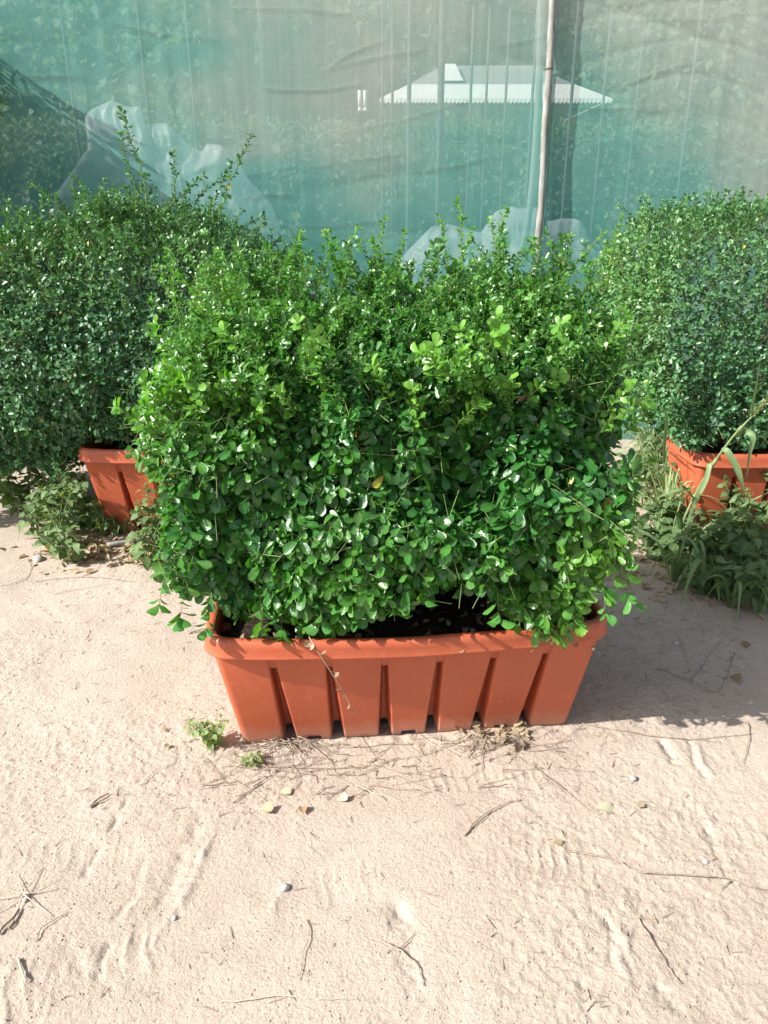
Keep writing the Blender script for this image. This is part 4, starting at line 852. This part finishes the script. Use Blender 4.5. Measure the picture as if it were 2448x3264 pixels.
# root tangle at the planter's foot
a = Acc(); rg = np.random.default_rng(14); c = on(900, 2360)
for k in range(26):
    an = R(rg.uniform(-150, 20)); L = rg.uniform(.06, .26); t = np.linspace(0, 1, 12); w = np.cumsum(rg.normal(size=(12, 2)) * .006, 0)
    q = np.column_stack([c[0] + rg.normal() * .03 + np.cos(an) * L * t, c[1] - .012 + np.sin(an) * L * t * .6]) + w
    z = ground_z(q[:, 0], q[:, 1]) + .004 + .02 * (1 - t) ** 2 * rg.random(); tube(a, np.column_stack([q, z]), np.linspace(.0014, .0006, 12), 4)
o = obj('root_tangle', a.mesh('root_tangle'), MAT['twig']); tag(o, 'tangle of fine dry roots coming out from under the middle planter', 'roots')
a = Acc(); c = on(1560, 2350)
for k in range(22):
    an = R(rg.uniform(-170, -10)); L = rg.uniform(.05, .2); t = np.linspace(0, 1, 8)
    q = np.column_stack([c[0] + rg.normal() * .06 + np.cos(an) * L * t, c[1] + np.sin(an) * L * t * .7]) + np.cumsum(rg.normal(size=(8, 2)) * .003, 0)
    tube(a, np.column_stack([q, ground_z(q[:, 0], q[:, 1]) + .004 + .012 * rg.random() * (1 - t)]), .0012, 4)
o = obj('root_tangle', a.mesh('root_tangle'), MAT['twig']); tag(o, 'wiry dry stalks around the dead leaf clump at the right foot of the planter', 'roots')
# star-shaped dried weed at the lower left
a = Acc(); c = on(75, 2855)
for k in range(9):
    an = k * .698 + rg.normal() * .15; L = rg.uniform(.06, .13); t = np.linspace(0, 1, 8); q = np.column_stack([c[0] + np.cos(an) * L * t, c[1] + np.sin(an) * L * t])
    tube(a, np.column_stack([q, ground_z(q[:, 0], q[:, 1]) + .003 + .008 * (1 - t)]), np.linspace(.0016, .0006, 8), 4)
o = obj('dried_weed', a.mesh('dried_weed'), MAT['straw']); tag(o, 'star-shaped dried weed flattened on the sand at the lower left', 'dried plant')
def rock(x, y, r, label, mat, seed, flat=.65):
    import bmesh
    bm = bmesh.new(); bmesh.ops.create_icosphere(bm, subdivisions=3, radius=1); V = np.array([v.co[:] for v in bm.verts])
    nz = 1 + .28 * vn3(V[:, 0] * 1.4 + seed, V[:, 1] * 1.4, V[:, 2] * 1.4) + .08 * vn3(V[:, 0] * 5 + seed, V[:, 1] * 5, V[:, 2] * 5); V = V * nz[:, None] * np.array([r, r * .8, r * flat])
    for v, c_ in zip(bm.verts, V): v.co = c_
    for f in bm.faces: f.smooth = True
    me = bpy.data.meshes.new('stone'); bm.to_mesh(me); bm.free(); p = on(x, y)
    o = obj('stone', me, MAT[mat], None, (p[0], p[1], gz1(p[0], p[1]) + r * flat * .45)); tag(o, label, 'stone', 'stones on the sand'); o.rotation_euler = (0, 0, seed)
for args in [(908, 2830, .012, 'bright white pebble in the sand below the planter', 'stone', 1), (122, 1778, .028, 'grey speckled stone below the left weeds', 'greystone', 2), (2250, 2746, .0075, 'small pale round pebble above the long twig at the right', 'stone', 3), (2020, 2480, .011, 'small brown stone at the right below the shade', 'greystone', 4), (80, 2865, .009, 'white crumb of stone beside the dried weed', 'stone', 5), (2155, 2052, .012, 'pale pebble in the shade at the right', 'greystone', 6), (2245, 2130, .010, 'small round pebble in the shade, right of the other one', 'greystone', 7), (555, 2925, .006, 'little pale pebble in the sand at the left', 'stone', 8)]: rock(*args)
def lone_leaf(x, y, L, an, label, young, mat='drygrass', seed=0):
    rg = np.random.default_rng(seed); p = on(x, y); z = gz1(p[0], p[1]) + .006
    V, F, A_ = leaves_np(np.array([[p[0], p[1], z]]), norm(np.array([[math.cos(an), math.sin(an), .05]])), np.array([[0, -.15, 1.]]), np.array([L]), .42, rg, TB, young, curl=.15, fold=.4)
    o = obj('fallen_leaf', mesh_np('fallen_leaf', V, F, True, A_), MAT[mat]); tag(o, label, 'leaf', 'single leaves on the sand')
MAT['paleleaf'] = simple('bleached_leaf', (.38, .37, .25), .6, .4, .08, 50)
lone_leaf(1898, 2575, .052, R(-3), 'bleached cream leaf lying alone on the sand at the right', 1, 'paleleaf', 1)
lone_leaf(890, 2528, .034, R(10), 'pale green leaf on the sand beside a leaf shadow', 1, 'paleleaf', 2)
lone_leaf(1075, 2552, .030, R(20), 'pale fallen leaf below the middle of the planter', 1, 'paleleaf', 3)
lone_leaf(968, 2600, .032, R(100), 'brown curled leaf standing out in the sand in front of the planter', 0, 'drygrass', 4)
lone_leaf(825, 2585, .040, R(5), 'curled half-green leaf left of the brown curled one', .8, 'drygrass', 5)
lone_leaf(515, 2328, .022, R(0), 'small dull leaf on the sand left of the planter', .3, 'drygrass', 6)
lone_leaf(1760, 2685, .026, R(-20), 'small brown leaf at the tip of the longest twig', .2, 'drygrass', 7)
lone_leaf(2030, 2575, .024, R(30), 'small tan leaf right of the bleached leaf', .4, 'drygrass', 8)
lone_leaf(525, 2390, .026, R(70), 'dark dry leaf left of the planter foot', 0, 'drygrass', 9)
lone_leaf(2360, 2180, .045, R(100), 'large brown leaf lying in the shade at the right edge', .1, 'drygrass', 10)
# driftwood-like stick before the left planter
a = Acc(); P = lay([(345, 1745), (400, 1738), (470, 1728), (540, 1720)], 14, .014, 4); tube(a, P, np.linspace(.010, .018, 14) + .002 * np.sin(np.arange(14)), 9)
o = obj('wooden_stick', a.mesh('wooden_stick'), MAT['bamboo']); tag(o, 'thick bleached stick lying in front of the left planter', 'stick')
# fine litter nobody could count
rg = np.random.default_rng(88); a = Acc(); n = 2600
def density_points(n):
    out = []
    while len(out) < n:
        x, y = rg.uniform(-2.1, 2.1), rg.uniform(.95, 4.0); w = math.exp(-((y - 1.84) / .12) ** 2) * (abs(x - .05) < .65) * 2.2 + .16 + .9 * (x > .62) * (1.9 < y < 3.2) + .6 * (y > 3.1) * (x < -.4) + .25 * (y > 2.4)
        if abs(x) < .42 * y + .3 and rg.random() < w: out.append((x, y))
    return np.array(out)
q = density_points(n); L = rg.uniform(.006, .035, n) ** 1.0; an = rg.random(n) * 6.28; d = np.column_stack([np.cos(an), np.sin(an)]) * L[:, None] / 2
p0, p1 = q - d, q + d; P0 = np.column_stack([p0, ground_z(p0[:, 0], p0[:, 1]) + .0018]); P1 = np.column_stack([p1, ground_z(p1[:, 0], p1[:, 1]) + .0022 + rg.random(n) * .004])
sticks(a, P0, P1, rg.uniform(.0006, .0014, n))
for k in range(95):
    x, y = rg.uniform(-.52, .55), rg.uniform(1.66, 1.90); an = rg.normal() * .5 + (math.pi if rg.random() < .5 else 0); L = rg.uniform(.03, .15); t = np.linspace(-.5, .5, 9)
    q = np.column_stack([x + np.cos(an) * L * t, y + np.sin(an) * L * t]) + np.cumsum(rg.normal(size=(9, 2)) * .0022, 0); tube(a, np.column_stack([q, ground_z(q[:, 0], q[:, 1]) + .002 + .004 * rg.random(9)]), rg.uniform(.0006, .0013), 3)
o = obj('plant_litter', a.mesh('plant_litter'), MAT['twig']); tag(o, 'fine bits of straw and broken twigs strewn over the sand', 'litter', kind='stuff')
# crumbs of earth
n = 42000; x = rg.uniform(-1.9, 1.9, n); y = .95 + 2.9 * rg.random(n) ** 1.3; keep = (np.abs(x) < .44 * y + .35) & (rg.random(n) < .35 + .65 * np.clip(vn3(x * 2.2 + 7, y * 2.2, 2.2) * 1.4 + .5, 0, 1)); x, y = x[keep], y[keep]; n = len(x)
octa = np.array([(1, 0, 0), (0, 1, 0), (-1, 0, 0), (0, -1, 0), (0, 0, 1), (0, 0, -1)], float); of = np.array([(0, 1, 4), (1, 2, 4), (2, 3, 4), (3, 0, 4), (1, 0, 5), (2, 1, 5), (3, 2, 5), (0, 3, 5)])
r = .0007 + .0024 * rg.random(n) ** 2.5; sc = rg.uniform(.6, 1.3, (n, 6, 1)); V = octa[None] * sc; an = rg.random(n) * 6.28; c_, s_ = np.cos(an), np.sin(an)
V = np.stack([V[..., 0] * c_[:, None] - V[..., 1] * s_[:, None], V[..., 0] * s_[:, None] + V[..., 1] * c_[:, None], V[..., 2] * .75], -1) * r[:, None, None] + np.stack([x, y, ground_z(x, y) + r * .35], -1)[:, None]
o = obj('gravel', mesh_np('gravel', V.reshape(-1, 3), [(of[None] + (np.arange(n) * 6)[:, None, None]).reshape(-1, 3)], True), MAT['sand']); tag(o, 'tiny crumbs of dry earth over the sand', 'gravel', kind='stuff')
